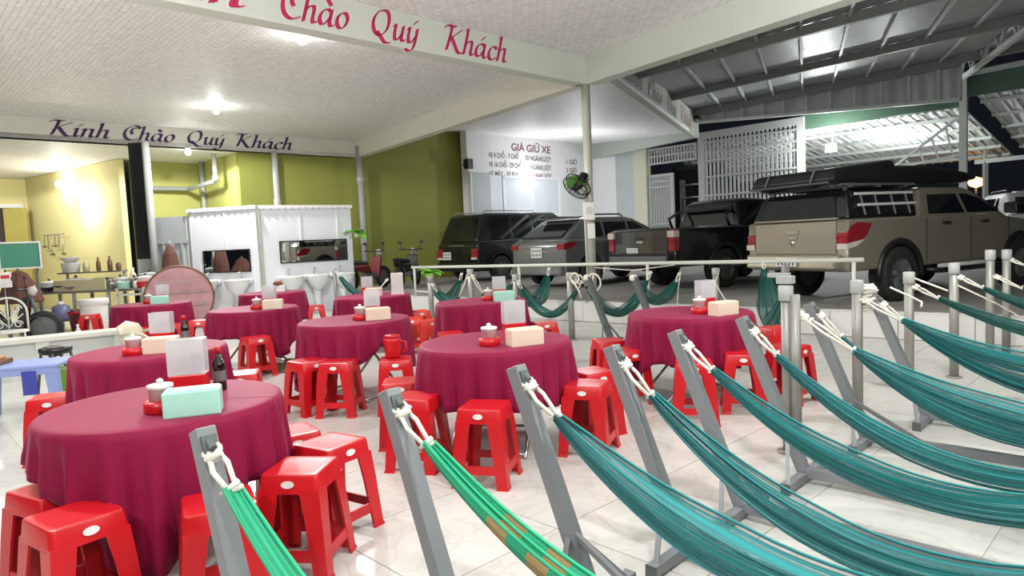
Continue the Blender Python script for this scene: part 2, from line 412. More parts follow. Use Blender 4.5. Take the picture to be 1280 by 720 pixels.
tag(mb.build('floor_tiles_beyond', TILE, floor), kind='stuff')

platform = slab('parking_platform', [(0.31 - 5.5 * .746, 12.35 + 5.5 * .666), (0.31 + 15 * .746, 12.35 - 15 * .666), (26, 2), (34, 24), (20, 44), (0, 34), (-5.2, 19.6)], -0.2, PLAT, CONC)
rz = math.atan2(RD.y, RD.x)
rt = MB().box((0, 0, 0), (0.79, 0.012, 0.318)).mesh('riser_tile', RISER)
for k in range(-6, 17):
    p = RN + RD * (k * 0.8) - RNRM * 0.006
    o = bpy.data.objects.new('riser_tile', rt); COL.objects.link(o); o.parent = platform; o.location = (p.x, p.y, 0.166); o.rotation_euler = (0, 0, rz)
MB().bar(RN - RD * 5.5 + Vector((0, 0, PLAT + .008)) + RNRM * .05, RN + RD * 14 + Vector((0, 0, PLAT + .008)) + RNRM * .05, 0.12, 0.02).build('platform_edge', RISER, platform)

# ceilings: front bay, middle bay, low left bay, rear bay
Z_C = 4.45
b1e = POST + B1D * 17; rede = POST - E2 * 19; blue_e = CORNER - E2 * 17
slab('ceiling', [POST.xy, b1e.xy, (6, -9), (-13, -7), rede.xy], Z_C, Z_C + .1, CEIL)
slab('ceiling.001', [POST.xy, rede.xy, blue_e.xy, CORNER.xy], Z_C, Z_C + .1, CEIL)
slab('ceiling.002', [CORNER.xy, blue_e.xy, (-22, 12), (-16, 24), (-8, 25), (-4.6, 21)], 4.0, 4.1, CEIL)
mb = MB()
P = [(1.42, 11.56, 4.45), (-4.3, 19.6, 4.72), (-1.6, 22.3, 5.04), (3.2, 27.1, 5.04), (5.95, 22.0, 4.62), (5.56, 20.7, 4.47)]
n0 = len(mb.v); mb.v += [Vector(p) for p in P] + [Vector((p[0], p[1], p[2] + .08)) for p in P]
mb.face((0, 1, 2)); mb.face((0, 2, 3)); mb.face((0, 3, 4)); mb.face((0, 4, 5))
mb.face((6, 8, 7)); mb.face((6, 9, 8)); mb.face((6, 10, 9)); mb.face((6, 11, 10))
for i in range(6):
    j = (i + 1) % 6; mb.face((j, i, 6 + i, 6 + j))
structure(mb.build('ceiling.003', CEIL))

# beams
def beam(name, p, q, z0, z1, m, th=0.22, side=1):
    return wall(name, p, q, z0, z1, m, th, side)
red_beam = beam('trim_1', POST - E2 * 19, POST, 4.0, 4.449, SAGE, 0.24, 1)
right_beam = beam('trim_2', POST, POST + B1D * 17, 4.0, 4.449, SAGE, 0.24, 1)
left_beam = beam('trim_3', CORNER, POST + Vector((-0.12, 0.02, 0)), 4.0, 4.449, SAGE2, 0.24, 1)
blue_beam = beam('trim_4', CORNER - E2 * 17, CORNER, 4.0, 4.449, SAGE2, 0.24, 1)
FP = Vector((1.6, 12.0, 0)); FD = Vector((0.413, 0.911, 0))
fascia = beam('trim_5', FP - FD * 0.1, FP + FD * 10.6, 4.45, 5.2, mat('pale_fascia_paint', (0.46, 0.46, 0.42), 0.6, noise=0.15, nscale=3), 0.16, 1)
F_END = FP + FD * 10.6
beam('trim_6', (3.1, 27.0), F_END.xy, 4.42, 5.0, mat('soffit_beam_paint', (0.36, 0.39, 0.35), 0.6), 0.2, 1)

# walls
BW = Vector((-1.43, 22.2, 0)); BD = Vector((0.719, 0.695, 0))          # long back wall: s runs along it
GS = Vector((-.695, .719, 0)) * .28
def bw(s): return (BW + BD * s).xy
def bg(s): return (BW + BD * s + GS).xy
wall('wall_back', bg(-7.2), bg(0.3), 0.0, 5.1, GREENW)
wall('wall_back.001', bw(0.1), bw(7.0), 0.0, 5.1, WHITEW)
wall('wall_recess', (-8.75, 19.35), bg(-7.18), 0.0, 4.0, LIME)
wall('wall_recess.001', (-9.92, 18.06), (-8.7, 19.4), 0.0, 4.0, LIME)
wall('wall_kitchen', (-14.8, 21.0), (-9.98, 17.6), 0.0, 3.99, YELL)
wall('wall_kitchen_left', (-20.0, 15.95), (-14.75, 21.03), 0.0, 3.99, YELL)
dk = (3.0, 26.9)
wall('wall_parking', (2.95, 26.95), (4.10, 25.75), 0.0, 5.05, WHITEW)
wall('wall_parking.001', (4.10, 25.75), (5.0, 24.85), 0.0, 5.05, GREYW)

# ------------------------------------------------------------------ painted lettering (broad-nib strokes)
GL = {
 'K': [[(-.15, 1.50), (.05, 1.72), (.30, 1.70), (.62, 1.74)], [(.34, 1.72), (.30, 1.0), (.20, .05)], [(1.05, 1.62), (.75, 1.30), (.36, .92)], [(.40, .98), (.62, .60), (.95, .06), (1.18, .0), (1.3, .10)]],
 'i': [[(.0, .82), (.14, .98), (.15, .55), (.16, .12), (.28, .02), (.42, .16)]],
 'n': [[(.0, .82), (.12, .98), (.12, .5), (.10, .0)], [(.12, .62), (.32, .92), (.50, .96), (.56, .75), (.54, .20), (.64, .02), (.80, .16)]],
 'h': [[(.02, 1.62), (.14, 1.72), (.14, 1.0), (.10, .0)], [(.12, .62), (.32, .92), (.50, .96), (.56, .75), (.54, .20), (.64, .02), (.80, .16)]],
 'C': [[(1.12, 1.42), (.98, 1.68), (.68, 1.72), (.32, 1.42), (.18, .85), (.34, .25), (.72, .0), (1.15, .22)], [(.92, 1.48), (.66, 1.42), (.60, 1.0), (.74, .72)]],
 'a': [[(.60, .86), (.42, .98), (.18, .82), (.06, .42), (.18, .06), (.40, .14), (.60, .55)], [(.64, .98), (.62, .5), (.62, .14), (.74, .02), (.90, .16)]],
 'o': [[(.40, .98), (.14, .78), (.08, .36), (.26, .03), (.52, .16), (.64, .60), (.52, .92), (.36, .98)]],
 'Q': [[(.72, 1.70), (.34, 1.52), (.12, .95), (.26, .32), (.62, .10), (.98, .50), (1.04, 1.15), (.90, 1.60), (.66, 1.70)], [(.42, .34), (.70, .02), (1.0, -.28), (1.32, -.22)]],
 'u': [[(.0, .82), (.12, .98), (.11, .45), (.18, .06), (.38, .10), (.58, .50)], [(.60, .98), (.58, .45), (.58, .14), (.70, .02), (.84, .16)]],
 'y': [[(.0, .82), (.12, .98), (.11, .45), (.18, .06), (.38, .10), (.58, .50)], [(.62, .98), (.60, .30), (.52, -.28), (.28, -.52), (.02, -.40)]],
 'c': [[(.58, .78), (.46, .97), (.20, .85), (.07, .42), (.20, .05), (.44, .04), (.64, .22)]],
}
ADV = {'K': 1.28, 'i': .46, 'n': .84, 'h': .84, 'C': 1.22, 'a': .92, 'o': .74, 'Q': 1.38, 'u': .88, 'y': .78, 'c': .68}
ACC = {'/': [[(.22, 1.22), (.46, 1.52)]], '\\': [[(.20, 1.52), (.46, 1.22)]]}
def smooth_line(p, n=6):
    out = []
    for i in range(len(p) - 1):
        a = p[max(i - 1, 0)]; b = p[i]; c = p[i + 1]; d = p[min(i + 2, len(p) - 1)]
        for k in range(n):
            t = k / n; t2 = t * t; t3 = t2 * t
            out.append(tuple(.5 * (2 * b[q] + (c[q] - a[q]) * t + (2 * a[q] - 5 * b[q] + 4 * c[q] - d[q]) * t2 + (3 * b[q] - a[q] - 3 * c[q] + d[q]) * t3) for q in (0, 1)))
    out.append(p[-1]); return out
def glyph_mesh(strokes, to3, nib, ang, slant):
    mb = MB(); ca, sa = math.cos(ang), math.sin(ang)
    for st in strokes:
        pts = smooth_line(st)
        for (ux, uy, w) in ((ca, sa, nib), (-sa, ca, nib * .30)):
            for a, b in zip(pts, pts[1:]):
                q = []
                for (x, y), sg in ((a, 1), (b, 1), (b, -1), (a, -1)):
                    X = x + sg * ux * w; Y = y + sg * uy * w; q.append(to3(X + slant * Y, Y))
                n = len(mb.v); mb.v += q; mb.face((n, n + 1, n + 2, n + 3))
    return mb
def write_word(word, parent, origin, along, z, xh, width, m, outline=None, out=Vector((0, 0, 0)), name='painted_letter'):
    """word: letters with accents after them; origin + along*s is the baseline; width is the word's length in metres"""
    items = []; x = 0
    for ch in word:
        if ch in ACC: items[-1][2].append(ch)
        else: items.append([ch, x, []]); x += ADV[ch]
    sx = width / x
    for ch, x0, accs in items:
        strokes = list(GL[ch]); 
        for a in accs:
            sh = .05 if ch == 'i' else .12
            strokes = strokes + [[(px - (.12 if ch == 'i' else 0) + sh, py) for px, py in s] for s in ACC[a]]
        if outline:
            f = lambda X, Y, x0=x0: origin + along * ((x0 + X) * sx) + Vector((0, 0, z + Y * xh)) + out * 0.6
            glyph_mesh(strokes, f, .20, math.radians(38), .22).build('letter_outline', outline, parent, fix=False)
        f = lambda X, Y, x0=x0: origin + along * ((x0 + X) * sx) + Vector((0, 0, z + Y * xh)) + out
        glyph_mesh(strokes, f, .125, math.radians(38), .22).build(name, m, parent, fix=False)
RO = Vector((E2.y, -E2.x, 0)) * 0.006          # out of the beam's face, towards the dining side
for w, s0, s1 in (('Ki/nh', 7.35, 5.78), ('Cha\\o', 5.42, 4.52), ('Quy/', 4.22, 3.48), ('Kha/ch', 3.05, 1.85)):
    write_word(w, red_beam, POST - E2 * s0, E2, 4.075, 0.205, s0 - s1, PINKL, PALEL, RO)
for w, s0, s1 in (('Ki/nh', 7.38, 6.22), ('Cha\\o', 6.02, 4.88), ('Quy/', 4.62, 3.72), ('Kha/ch', 3.45, 1.92)):
    write_word(w, blue_beam, CORNER - E2 * s0, E2, 4.10, 0.185, s0 - s1, NAVYL, None, RO)
FO = Vector((FD.y, -FD.x, 0)) * 0.006
for w, s0, s1 in (('Ki/nh', 1.75, 3.6), ('Cha\\o', 4.1, 5.7), ('Quy/', 6.3, 7.6), ('Kha/ch', 8.2, 10.1)):
    write_word(w, fascia, FP + FD * s0, FD, 4.62, 0.26, s1 - s0, GREYL if s0 < 8 else mat('faded_pink_paint', (0.34, 0.22, 0.22), 0.6), None, FO)

def text_part(name, body, parent, origin, along, size, m, normal, align='LEFT', squash=1.0, width=None):
    cu = bpy.data.curves.new(name, 'FONT'); cu.body = body; cu.size = size; cu.align_x = align; cu.extrude = 0.002; cu.offset = size * 0.012
    tmp = bpy.data.objects.new(name, cu); COL.objects.link(tmp)
    dg = bpy.context.evaluated_depsgraph_get(); me = bpy.data.meshes.new_from_object(tmp.evaluated_get(dg))
    COL.objects.unlink(tmp); bpy.data.objects.remove(tmp)
    if width and len(me.vertices):
        xs = [v.co.x for v in me.vertices]; k = width / max(1e-6, max(xs) - min(xs))
        for v in me.vertices: v.co.x *= k
    me.materials.clear(); me.materials.append(m)
    o = bpy.data.objects.new(name, me); COL.objects.link(o); o.parent = parent
    Z = Vector(normal).normalized(); X = Vector(along).normalized(); Y = Z.cross(X)
    o.matrix_world = Matrix(((X.x, Y.x, Z.x, origin[0]), (X.y, Y.y, Z.y, origin[1]), (X.z, Y.z, Z.z, origin[2]), (0, 0, 0, 1)))
    return o
# price list painted on the white wall at the back of the car park
BN = Vector((BD.y, -BD.x, 0))
wsign = bpy.data.objects['wall_back.001']
def sign(txt, s, z, size, m, w):
    p = BW + BD * s + BN * 0.004; text_part('wall_lettering', txt, wsign, (p.x, p.y, z), BD, size, m, BN, width=w)
sign('GIÁ GIỮ XE', 2.25, 4.55, 0.36, SIGNR, 2.0)
for r, (a, b, c) in enumerate((('XE 4 CHỖ - 7 CHỖ', '20 NGÀN/LƯỢT', '1 GIỜ'), ('XE 16 CHỖ - 29 CHỖ', '25 NGÀN/LƯỢT', '2 GIỜ'), ('XE MÁY - XE ĐẠP', '5 NGÀN/LƯỢT', ''))):
    z = 4.26 - r * 0.31
    sign(a, 1.15, z, 0.24, SIGNG, 1.45 if r != 1 else 1.6); sign(b, 2.92, z - .02, 0.24, SIGNG if r < 2 else SIGNR, 1.35)
    if c: sign(c, 5.1, z - .05, 0.24, SIGNG if r == 0 else SIGNR, 0.6)

# window band under the price list, and the grey shutter and column at the wall's corner
MILK = mat('milky_window_glass', (0.66, 0.70, 0.74), 0.12)
win = MB()
def wb(s, z, ds, dz, out=.03, th=.06):
    p = BW + BD * s + BN * out; return ((p.x, p.y, z), (ds, th, dz))
RZB = math.atan2(BD.y, BD.x)
for s in (1.78, 3.22, 4.66): win.box(*wb(s, 2.9, .09, 1.5), rz=RZB)
win.box(*wb(3.22, 3.62, 2.96, .09), rz=RZB); win.box(*wb(3.22, 2.15, 2.96, .09), rz=RZB)
w1 = structure(win.build('window_1', WPANEL))
for s in (2.5, 3.94): MB().box(*wb(s, 2.88, 1.36, 1.42, .015, .02), rz=RZB).build('pane', MILK, w1)
w2 = structure(MB().box(*wb(1.38, 3.0, .62, 1.3, .02, .03), rz=RZB).build('window_2', WPANEL))
MB().box(*wb(1.38, 3.0, .54, 1.22, .04, .02), rz=RZB).build('pane', MILK, w2)
col = structure(MB().box(*wb(.48, 2.55, .95, 5.1, .10, .3), rz=RZB).build('trim_7', WHITEW))
d1 = structure(MB().box(*wb(.48, 1.95, .9, 3.5, .27, .06), rz=RZB).build('door_1', GREYW))
MB().box(*wb(.05, 1.95, .06, 3.5, .32, .06), rz=RZB).build('door_jamb', WHITEW, d1)
# wall lamp beside the price list
t = thing('wall_lamp', 'glaring round lamp below the price list on the white wall', 'lamp', tuple(BW + BD * 2.95 + BN * .12 + Vector((0, 0, 3.72))))
MB().lathe([(0, -.12), (.09, -.09), (.12, 0), (.09, .09), (0, .12)], 16).build('bulb', BULB, t, True)
MB().box((-.05, .06, 0), (.08, .14, .08), rz=RZB).build('bracket', WPLAS, t)
def lamp_light(loc, power, size=.12, color=(1, .98, .96)):
    ld = bpy.data.lights.new('lamp_light', 'POINT'); ld.energy = power; ld.shadow_soft_size = size; ld.color = color
    lo = bpy.data.objects.new('lamp_light', ld); COL.objects.link(lo); lo.location = loc
lamp_light(BW + BD * 2.95 + BN * 2.4 + Vector((0, 0, 3.1)), 115, .1, (.93, .96, 1))
# security camera and loudspeaker near the corner
t = thing('wall_speaker', 'small black loudspeaker on the corner where green wall meets white', 'speaker', tuple(BW + BD * .0 + BN * .3 + Vector((0, 0, 3.95))))
MB().box((0, 0, 0), (.24, .22, .32), rz=RZB).build('cabinet', BLACK, t, bevel=.02); MB().bar((0, 0, 0), tuple(-BN * .25), .05).build('bracket', BLACK, t)
t = thing('security_camera', 'tiny black dome camera on the white wall left of the price list', 'camera', tuple(BW + BD * 1.0 + BN * .08 + Vector((0, 0, 4.62))))
MB().lathe([(.09, 0), (.085, -.05), (.05, -.1), (0, -.12)], 14).build('dome', BLACK, t, True); MB().box((0, 0, .02), (.16, .16, .04), rz=RZB).build('base', WPLAS, t)

# pipes on the green walls
def pipe(name, pts, r, m, label): return tag(MB().tube(pts, r, 8).build(name, m, None, True), label, 'pipe')
q = CORNER + Vector((.14, -.16, 0))
p1 = tag(bpy.data.objects.new('drain_pipe', None), 'grey drain pipe down the olive wall where the two beams meet', 'pipe'); COL.objects.link(p1); p1.location = (q.x, q.y, 0)
MB().tube([(0, 0, 0), (0, 0, 4.3)], .085, 10).build('pipe', PVC, p1, True)
for z in (3.35, 1.6): MB().lathe([(.10, -.08), (.11, -.06), (.11, .06), (.10, .08)], 12, (0, 0, z)).build('pipe_collar', PVC, p1, True)
q = Vector((-6.0, 17.75, 0)); p2 = tag(bpy.data.objects.new('drain_pipe', None), 'grey drain pipe on the olive wall above the white partition joint', 'pipe'); COL.objects.link(p2); p2.location = (q.x, q.y, 0)
MB().tube([(0, 0, 0), (0, 0, 4.0)], .075, 10).build('pipe', PVC, p2, True)
MB().lathe([(.09, -.1), (.095, -.06), (.095, .06), (.09, .1)], 12, (0, 0, 2.7)).build('pipe_collar', PVC, p2, True)
# pipe run in the lime recess
p3 = tag(bpy.data.objects.new('waste_pipe', None), 'grey pipe running along the lime wall and turning up at its end', 'pipe'); COL.objects.link(p3); p3.location = (-9.7, 17.6, 3.25)
MB().tube([(.12, .42, 0), (.9, 1.15, 0.0), (1.0, 1.1, .0), (2.15, .0, .05), (2.22, -.05, .1), (2.22, -.05, .85)], .06, 8).build('pipe', PVC, p3, True)
MB().lathe([(.08, -.06), (.085, 0), (.08, .06)], 10, (2.22, -.05, .12)).build('pipe_collar', PVC, p3, True)
pipe('riser_pipe', [(-8.45, 18.95, 0), (-8.45, 18.95, 4.0)], .06, PVC, 'thin grey riser pipe in the corner of the lime recess')

# black strip standing in for a doorway's darkness, and its pale posts between the yellow wall and the wash area
structure(MB().hexa([(-8.32, 14.72, 0), (-7.72, 14.05, 0), (-7.7, 14.1, 0), (-8.3, 14.8, 0)], [(-8.32, 14.72, 0.01), (-7.72, 14.05, 0.01), (-7.7, 14.1, 0.01), (-8.3, 14.8, 0.01)]).build('trim_8', PVC))
dr = structure(MB().box((-8.28, 15.35, 2.7), (.30, .06, 2.6)).build('doorway_dark', BLACK))
MB().box((-8.28, 15.35, .7), (.30, .08, 1.4)).build('lower_panel', PVC, dr)
pipe('corner_post', [(-7.98, 15.2, 0), (-7.98, 15.2, 4.0)], .08, PVC, 'thick pale grey pipe beside the dark slot left of the wash area')

# ------------------------------------------------------------------ wash area: partitions, mirrors, basins
def partition(name, p, q, h, label, m=WPANEL, rail=True):
    p = Vector((*p, 0)); q = Vector((*q, 0)); d = (q - p); L = d.length; d.normalize(); rz = math.atan2(d.y, d.x)
    t = thing(name, label, 'partition', tuple(p), rz)
    MB().box((L / 2, .03, h / 2), (L, .06, h)).build('panel', m, t)
    for k in range(int(L / .9) + 1):
        x = min(L - .02, .02 + k * .9); MB().box((x, -.006, h / 2), (.03, .02, h)).build('joint_strip', GREYW if k in (0,) else WPLAS, t)
    if rail:
        MB().box((L / 2, .02, h + .04), (L + .06, .12, .08)).build('top_rail', WPLAS, t)
        sb = MB()
        for k in range(int(L / .16)): sb.box((.1 + k * .16, -.045, h + .01), (.05, .02, .03))
        tag(sb.build('rail_clips', GREYW, t), kind='stuff')
    return t, d, L
ptL = ((-7.15, 15.2), (-5.50, 14.78)); ptR = ((-5.47, 14.9), (-3.78, 16.28))
pa, dL, LL = partition('wash_partition', *ptL, 2.38, 'white wash partition panel with the small square mirror')
pb, dR, LR = partition('wash_partition', *ptR, 2.38, 'white wash partition panel with the long mirror beside the olive wall')
pc, dG, LG = partition('grey_partition', (-8.12, 15.5), (-7.18, 15.25), 2.32, 'grey hazy partition left of the white wash panels', GREYW, False)
for k in range(2):
    x = .28 + k * .5
    MB().box((x, -.02, 1.75), (.34, .05, .07)).build('moulding', GREYW, pc); MB().box((x, -.02, 1.2), (.06, .04, 1.05)).build('moulding', GREYW, pc)
def mirror(p, d, s0, s1, z0, z1, label):
    p = Vector((*p, 0)); rz = math.atan2(d.y, d.x); n = Vector((d.y, -d.x, 0)); c = p + d * ((s0 + s1) / 2) + n * .03
    t = thing('wall_mirror', label, 'mirror', (c.x, c.y, z0), rz); w = s1 - s0; h = z1 - z0
    MB().box((0, 0, h / 2), (w - .03, .012, h - .03)).build('glass', MIRR, t)
    f = MB()
    for a in ((0, 0, .012), (0, 0, h - .012)): f.box(a, (w, .03, .024))
    for x in (-w / 2 + .012, w / 2 - .012): f.box((x, 0, h / 2), (.024, .03, h))
    f.build('frame', BLACK, t)
mirror(ptL[0], dL, .33, 1.52, 1.02, 1.52, 'squarish mirror reflecting dark shapes on the left white partition')
mirror(ptR[0], dR, .40, 2.02, 1.16, 1.66, 'long mirror reflecting the tables on the right white partition')
def basin_parts(t):
    # half-bowl pedestal basin, its back against y=0, front towards -y
    prof = [(.06, .50), (.10, .56), (.20, .66), (.25, .78), (.27, .84), (.275, .86), (.25, .865), (.235, .84), (.18, .76), (.05, .74), (0, .74)]
    m = MB().lathe(prof, 24, (0, -.24, 0)); m.box((0, -.05, .82), (.5, .1, .11)); m.build('bowl', PORC, t, True)
    MB().lathe([(.11, 0), (.10, .06), (.075, .2), (.075, .42), (.10, .56)], 16, (0, -.18, 0)).build('pedestal', PORC, t, True)
    MB().tube([(0, -.05, .87), (0, -.05, 1.0), (0, -.10, 1.03), (0, -.17, 1.01)], .016, 8).build('tap', CHROME, t, True)
bs = thing('pedestal_basin', 'white pedestal basin under the small mirror, the left one of its pair', 'basin', group='white wash basins along the partition'); basin_parts(bs)
spots = [(ptL[0], dL, .50, None), (ptL[0], dL, 1.30, 'white pedestal basin next to the partition joint under the small mirror'),
         (ptR[0], dR, .55, 'white pedestal basin under the left end of the long mirror'), (ptR[0], dR, 1.15, 'white pedestal basin under the middle of the long mirror'),
         (ptR[0], dR, 1.78, 'white pedestal basin under the right end of the long mirror')]
for i, (p, d, s, lb) in enumerate(spots):
    o = bs if i == 0 else copy_tree(bs)
    n = Vector((d.y, -d.x, 0)); c = Vector((*p, 0)) + d * s + n * .01; o.location = c; o.rotation_euler = (0, 0, math.atan2(d.y, d.x))
    if lb: o['label'] = lb

# leafy sprig fixed to the drain pipe
def leaf_plant(name, label, loc, n, size, seedv, stem=True, cat='plant'):
    t = thing(name, label, cat, loc); rnd = random.Random(seedv)
    MB().lathe([(.05, -.10), (.07, 0), (.06, .01)], 12).build('pot', WPLAS, t, True)
    for k in range(n):
        a = 2 * PI * k / n + rnd.uniform(-.3, .3); el = rnd.uniform(.2, 1.1); L = size * rnd.uniform(.7, 1.1); w = L * .32
        dx, dy = math.cos(a), math.sin(a); px, py = -dy, dx; rows = []
        for u, ww in ((0, .05), (.3, .8), (.6, 1), (.85, .6), (1, .05)):
            r = L * u; h = L * (u * math.sin(el) - .75 * u * u); c = Vector((dx * r * math.cos(el * .6), dy * r * math.cos(el * .6), h))
            rows.append([c + Vector((px, py, 0)) * (w * ww) + Vector((0, 0, .02)), c, c - Vector((px, py, 0)) * (w * ww) + Vector((0, 0, .02))])
        MB().grid(rows).build('leaf', LEAF, t, True)
    return t
leaf_plant('hanging_plant', 'small bright green plant fixed to the wall right of the long mirror', (-3.62, 16.1, 1.78), 9, .34, 3)

# ------------------------------------------------------------------ car park shed
D1 = Vector((0.66, -0.75, 0)); D3 = Vector((0.40, 0.915, 0.04)); RA = Vector((6.5, 21.1, 5.3))
rows = []
pts = [RA - D1 * 4.0, RA + D1 * 15, RA + D1 * 15 - D3 * 19, RA - D1 * 4.0 - D3 * 14]
c0 = FP + FD * 10.9
pts = [RA - D1 * 1.2, RA + D1 * 16, RA + D1 * 16 - D3 * 19, RA + D1 * 3.4 - D3 * 17, RA - D1 * 2.6 - D3 * 9.0]
mb = MB().hexa([p for p in pts], [p + Vector((0, 0, .05)) for p in pts]); roof = structure(mb.build('roof_sheeting', ROOF))
def beam_part(name, a, b, w, h, m, parent): return MB().bar(a, b, w, h).build(name, m, parent)
frame = thing('shed_roof_frame', 'grey steel purlins and white rafters under the car park roof', 'roof frame', tuple(RA))
def rel(p): return p - RA
for k, (off, lo) in enumerate(((0.0, -1.2), (3.6, -1.6), (7.4, -2.2), (11.2, -.5), (15.0, 2.4))):
    a = -D3 * off + D1 * lo - Vector((0, 0, .10)); b = -D3 * off + D1 * 15.5 - Vector((0, 0, .10))
    beam_part('purlin', a, b, .10, .17, PURL, frame)
for k in range(13):
    s = 0.2 + .84 * k
    a = D1 * s - Vector((0, 0, .05)); b = D1 * s - D3 * 16 - Vector((0, 0, .05))
    if s < 3: b = D1 * s - D3 * (9.5 + s * 1.8) - Vector((0, 0, .05))
    beam_part('rafter', a, b, .05, .06, TRUSSM, frame)
for k in range(2):
    s = -1.4 - .84 * k
    beam_part('rafter', D1 * (s + .6) - Vector((0, 0, .05)), D1 * s - D3 * 8 - Vector((0, 0, .05)), .05, .06, TRUSSM, frame)
# trussed eaves band above the gate
tr = thing('eaves_truss', 'long white lattice truss under the far edge of the shed roof', 'truss', tuple(RA + Vector((0, 0, -.2))))
a0 = D1 * -.6; b0 = D1 * 6.5
beam_part('top_chord', a0, b0, .08, .08, PURL, tr); beam_part('bottom_chord', a0 + Vector((0, 0, -.24)), b0 + Vector((0, 0, -.82)), .08, .08, TRUSSM, tr)
for k in range(11):
    p = a0 + (b0 - a0) * ((k + .3) / 11); beam_part('upright', p, p + Vector((0, 0, -.26 - .56 * (k + .3) / 11)), .05, .05, TRUSSM, tr)
MB().hexa([a0 + Vector((.05, .05, -.26)), b0 + Vector((.05, .05, -.84)), b0 + Vector((.12, .12, -.84)), a0 + Vector((.12, .12, -.26))],
          [a0 + Vector((.05, .05, .05)), b0 + Vector((.05, .05, .05)), b0 + Vector((.12, .12, .05)), a0 + Vector((.12, .12, .05))]).build('backing_sheet', ROOF, tr)
# gate line (along the far side of the car park)
GL0 = Vector((3.0, 26.9, 0)); GD = Vector((0.707, -0.707, 0)); GRZ = math.atan2(GD.y, GD.x)
def gp(s, z): p = GL0 + GD * s; return Vector((p.x, p.y, z))
def gbox(mb, s, z, ds, dz, th=.08, off=0.0):
    p = gp(s, z) + Vector((-GD.y, GD.x, 0)) * -off; return mb.box(p, (ds, th, dz), rz=GRZ)
structure(gbox(MB(), 2.75, 2.6, .55, 5.0, .3).build('trim_9', mat('cream_pillar', (0.52, 0.51, 0.40), 0.6)))
def lattice(name, label, s0, s1, z0, z1, nv, hz, frame_w=.12, bar=.05, cat='gate', m=GATEM):
    c = gp((s0 + s1) / 2, z0); t = thing(name, label, cat, tuple(c), GRZ); w = s1 - s0; h = z1 - z0
    for x in (-w / 2 + frame_w / 2, w / 2 - frame_w / 2): MB().box((x, 0, h / 2), (frame_w, .1, h)).build('frame_post', m, t)
    MB().box((0, 0, h - frame_w / 2), (w - 2 * frame_w, .1, frame_w)).build('frame_rail', m, t); MB().box((0, 0, frame_w / 2), (w - 2 * frame_w, .1, frame_w)).build('frame_rail', m, t)
    bm = MB().box((0, 0, h / 2), (bar, .03, h - 2 * frame_w)).mesh('gate_bar', m)
    for k in range(nv):
        x = -w / 2 + frame_w + (w - 2 * frame_w) * (k + .5) / nv
        o = bpy.data.objects.new('gate_bar', bm); COL.objects.link(o); o.parent = t; o.location = (x, 0, 0)
    for z in hz: MB().box((0, -.03, z * h), (w - 2 * frame_w, .03, .06)).build('cross_rail', m, t)
    return t
lattice('lattice_gate', 'tall pale grey lattice gate behind the pickups', 5.05, 8.62, PLAT, 4.78, 22, (.12, .24, .38, .52, .66, .78, .84, .92), .22, .075)
lattice('transom_grille', 'row of short grey bars above the dark gateway', 3.05, 5.0, 3.9, 4.48, 15, (.5,), .07, .055, 'grille')
lattice('open_gate_leaf', 'narrow open gate leaf in front of the dark gateway', 3.05, 4.05, PLAT, 3.55, 12, (.45, .86, .92), .09, .045)
structure(gbox(MB(), 4.1, 2.1, 2.1, 3.6, .06, -1.6).build('gateway_dark_sheet', mat('gateway_dark_paint', (0.02, 0.018, 0.018), 0.8)))  # sheet behind the gateway, the darkness there put into its colour
rb = thing('stored_shelf', 'dim rack with a red box inside the dark gateway', 'rack', tuple(gp(4.5, PLAT) + Vector((.6, .6, 0))), GRZ)
for z in (1.9, 2.35, 2.8): MB().box((0, 0, z), (1.2, .3, .05)).build('shelf', STEELG, rb)
for x in (-.6, .6): MB().box((x, 0, 1.5), (.05, .3, 3.0)).build('upright', STEELG, rb)
MB().box((.3, 0, 2.12), (.45, .25, .4)).build('box', MAROON, rb)
# green fascia, bright awning and post beyond the gate
tag(gbox(MB(), 10.6, 4.72, 4.0, .62, .06, -.1).build('green_fascia_sheet', GREENS), 'dark green metal sheet above the bright awning', 'metal sheet')
def awning(name, label, s0, s1, za, zb, run, nb, loc_off=0.3):
    t = thing(name, label, 'awning', tuple(gp(s0, 0)), 0); nrm = Vector((.707, .707, 0)); o = gp(s0, 0)
    a = gp(s0, za) - o + nrm * loc_off; b = gp(s1, za) - o + nrm * loc_off
    c = b + nrm * run + Vector((0, 0, zb - za)); d = a + nrm * run + Vector((0, 0, zb - za))
    MB().hexa([a, b, c, d], [v + Vector((0, 0, .04)) for v in (a, b, c, d)]).build('sheet', AWN, t)
    for k in range(nb):
        u = (k + .5) / nb; p = a + (d - a) * u - Vector((0, 0, .06)); q = b + (c - b) * u - Vector((0, 0, .06)); MB().bar(p, q, .08, .1).build('purlin', TRUSSM, t)
    rib = MB().bar(a - Vector((0, 0, .02)), d - Vector((0, 0, .02)), .05, .03).mesh('rib', WPLAS)
    n = int((s1 - s0) / .28)
    for k in range(n):
        r = bpy.data.objects.new('rib', rib); COL.objects.link(r); r.parent = t; r.location = (b - a) * ((k + .5) / n)
    return t
awning('bright_awning', 'bright corrugated awning lit by the floodlight behind the tent', 3.0, 12.65, 4.38, 3.55, 7.5, 5)
aw2 = awning('dim_awning', 'dim corrugated awning right of the white shed post', 12.9, 20.0, 4.75, 3.75, 7.5, 5)
p = gp(12.72, 0)
post = thing('shed_post', 'white steel post at the right holding up the shed roof', 'post', (p.x, p.y, PLAT))
MB().box((0, 0, 2.45), (.17, .17, 4.9), rz=GRZ).build('shaft', TRUSSM, post); MB().box((0, 0, .02), (.3, .3, .04), rz=GRZ).build('foot_plate', TRUSSM, post)
br = thing('post_bracket', 'white triangular lattice bracket left of the shed post', 'bracket', (p.x, p.y, 0))
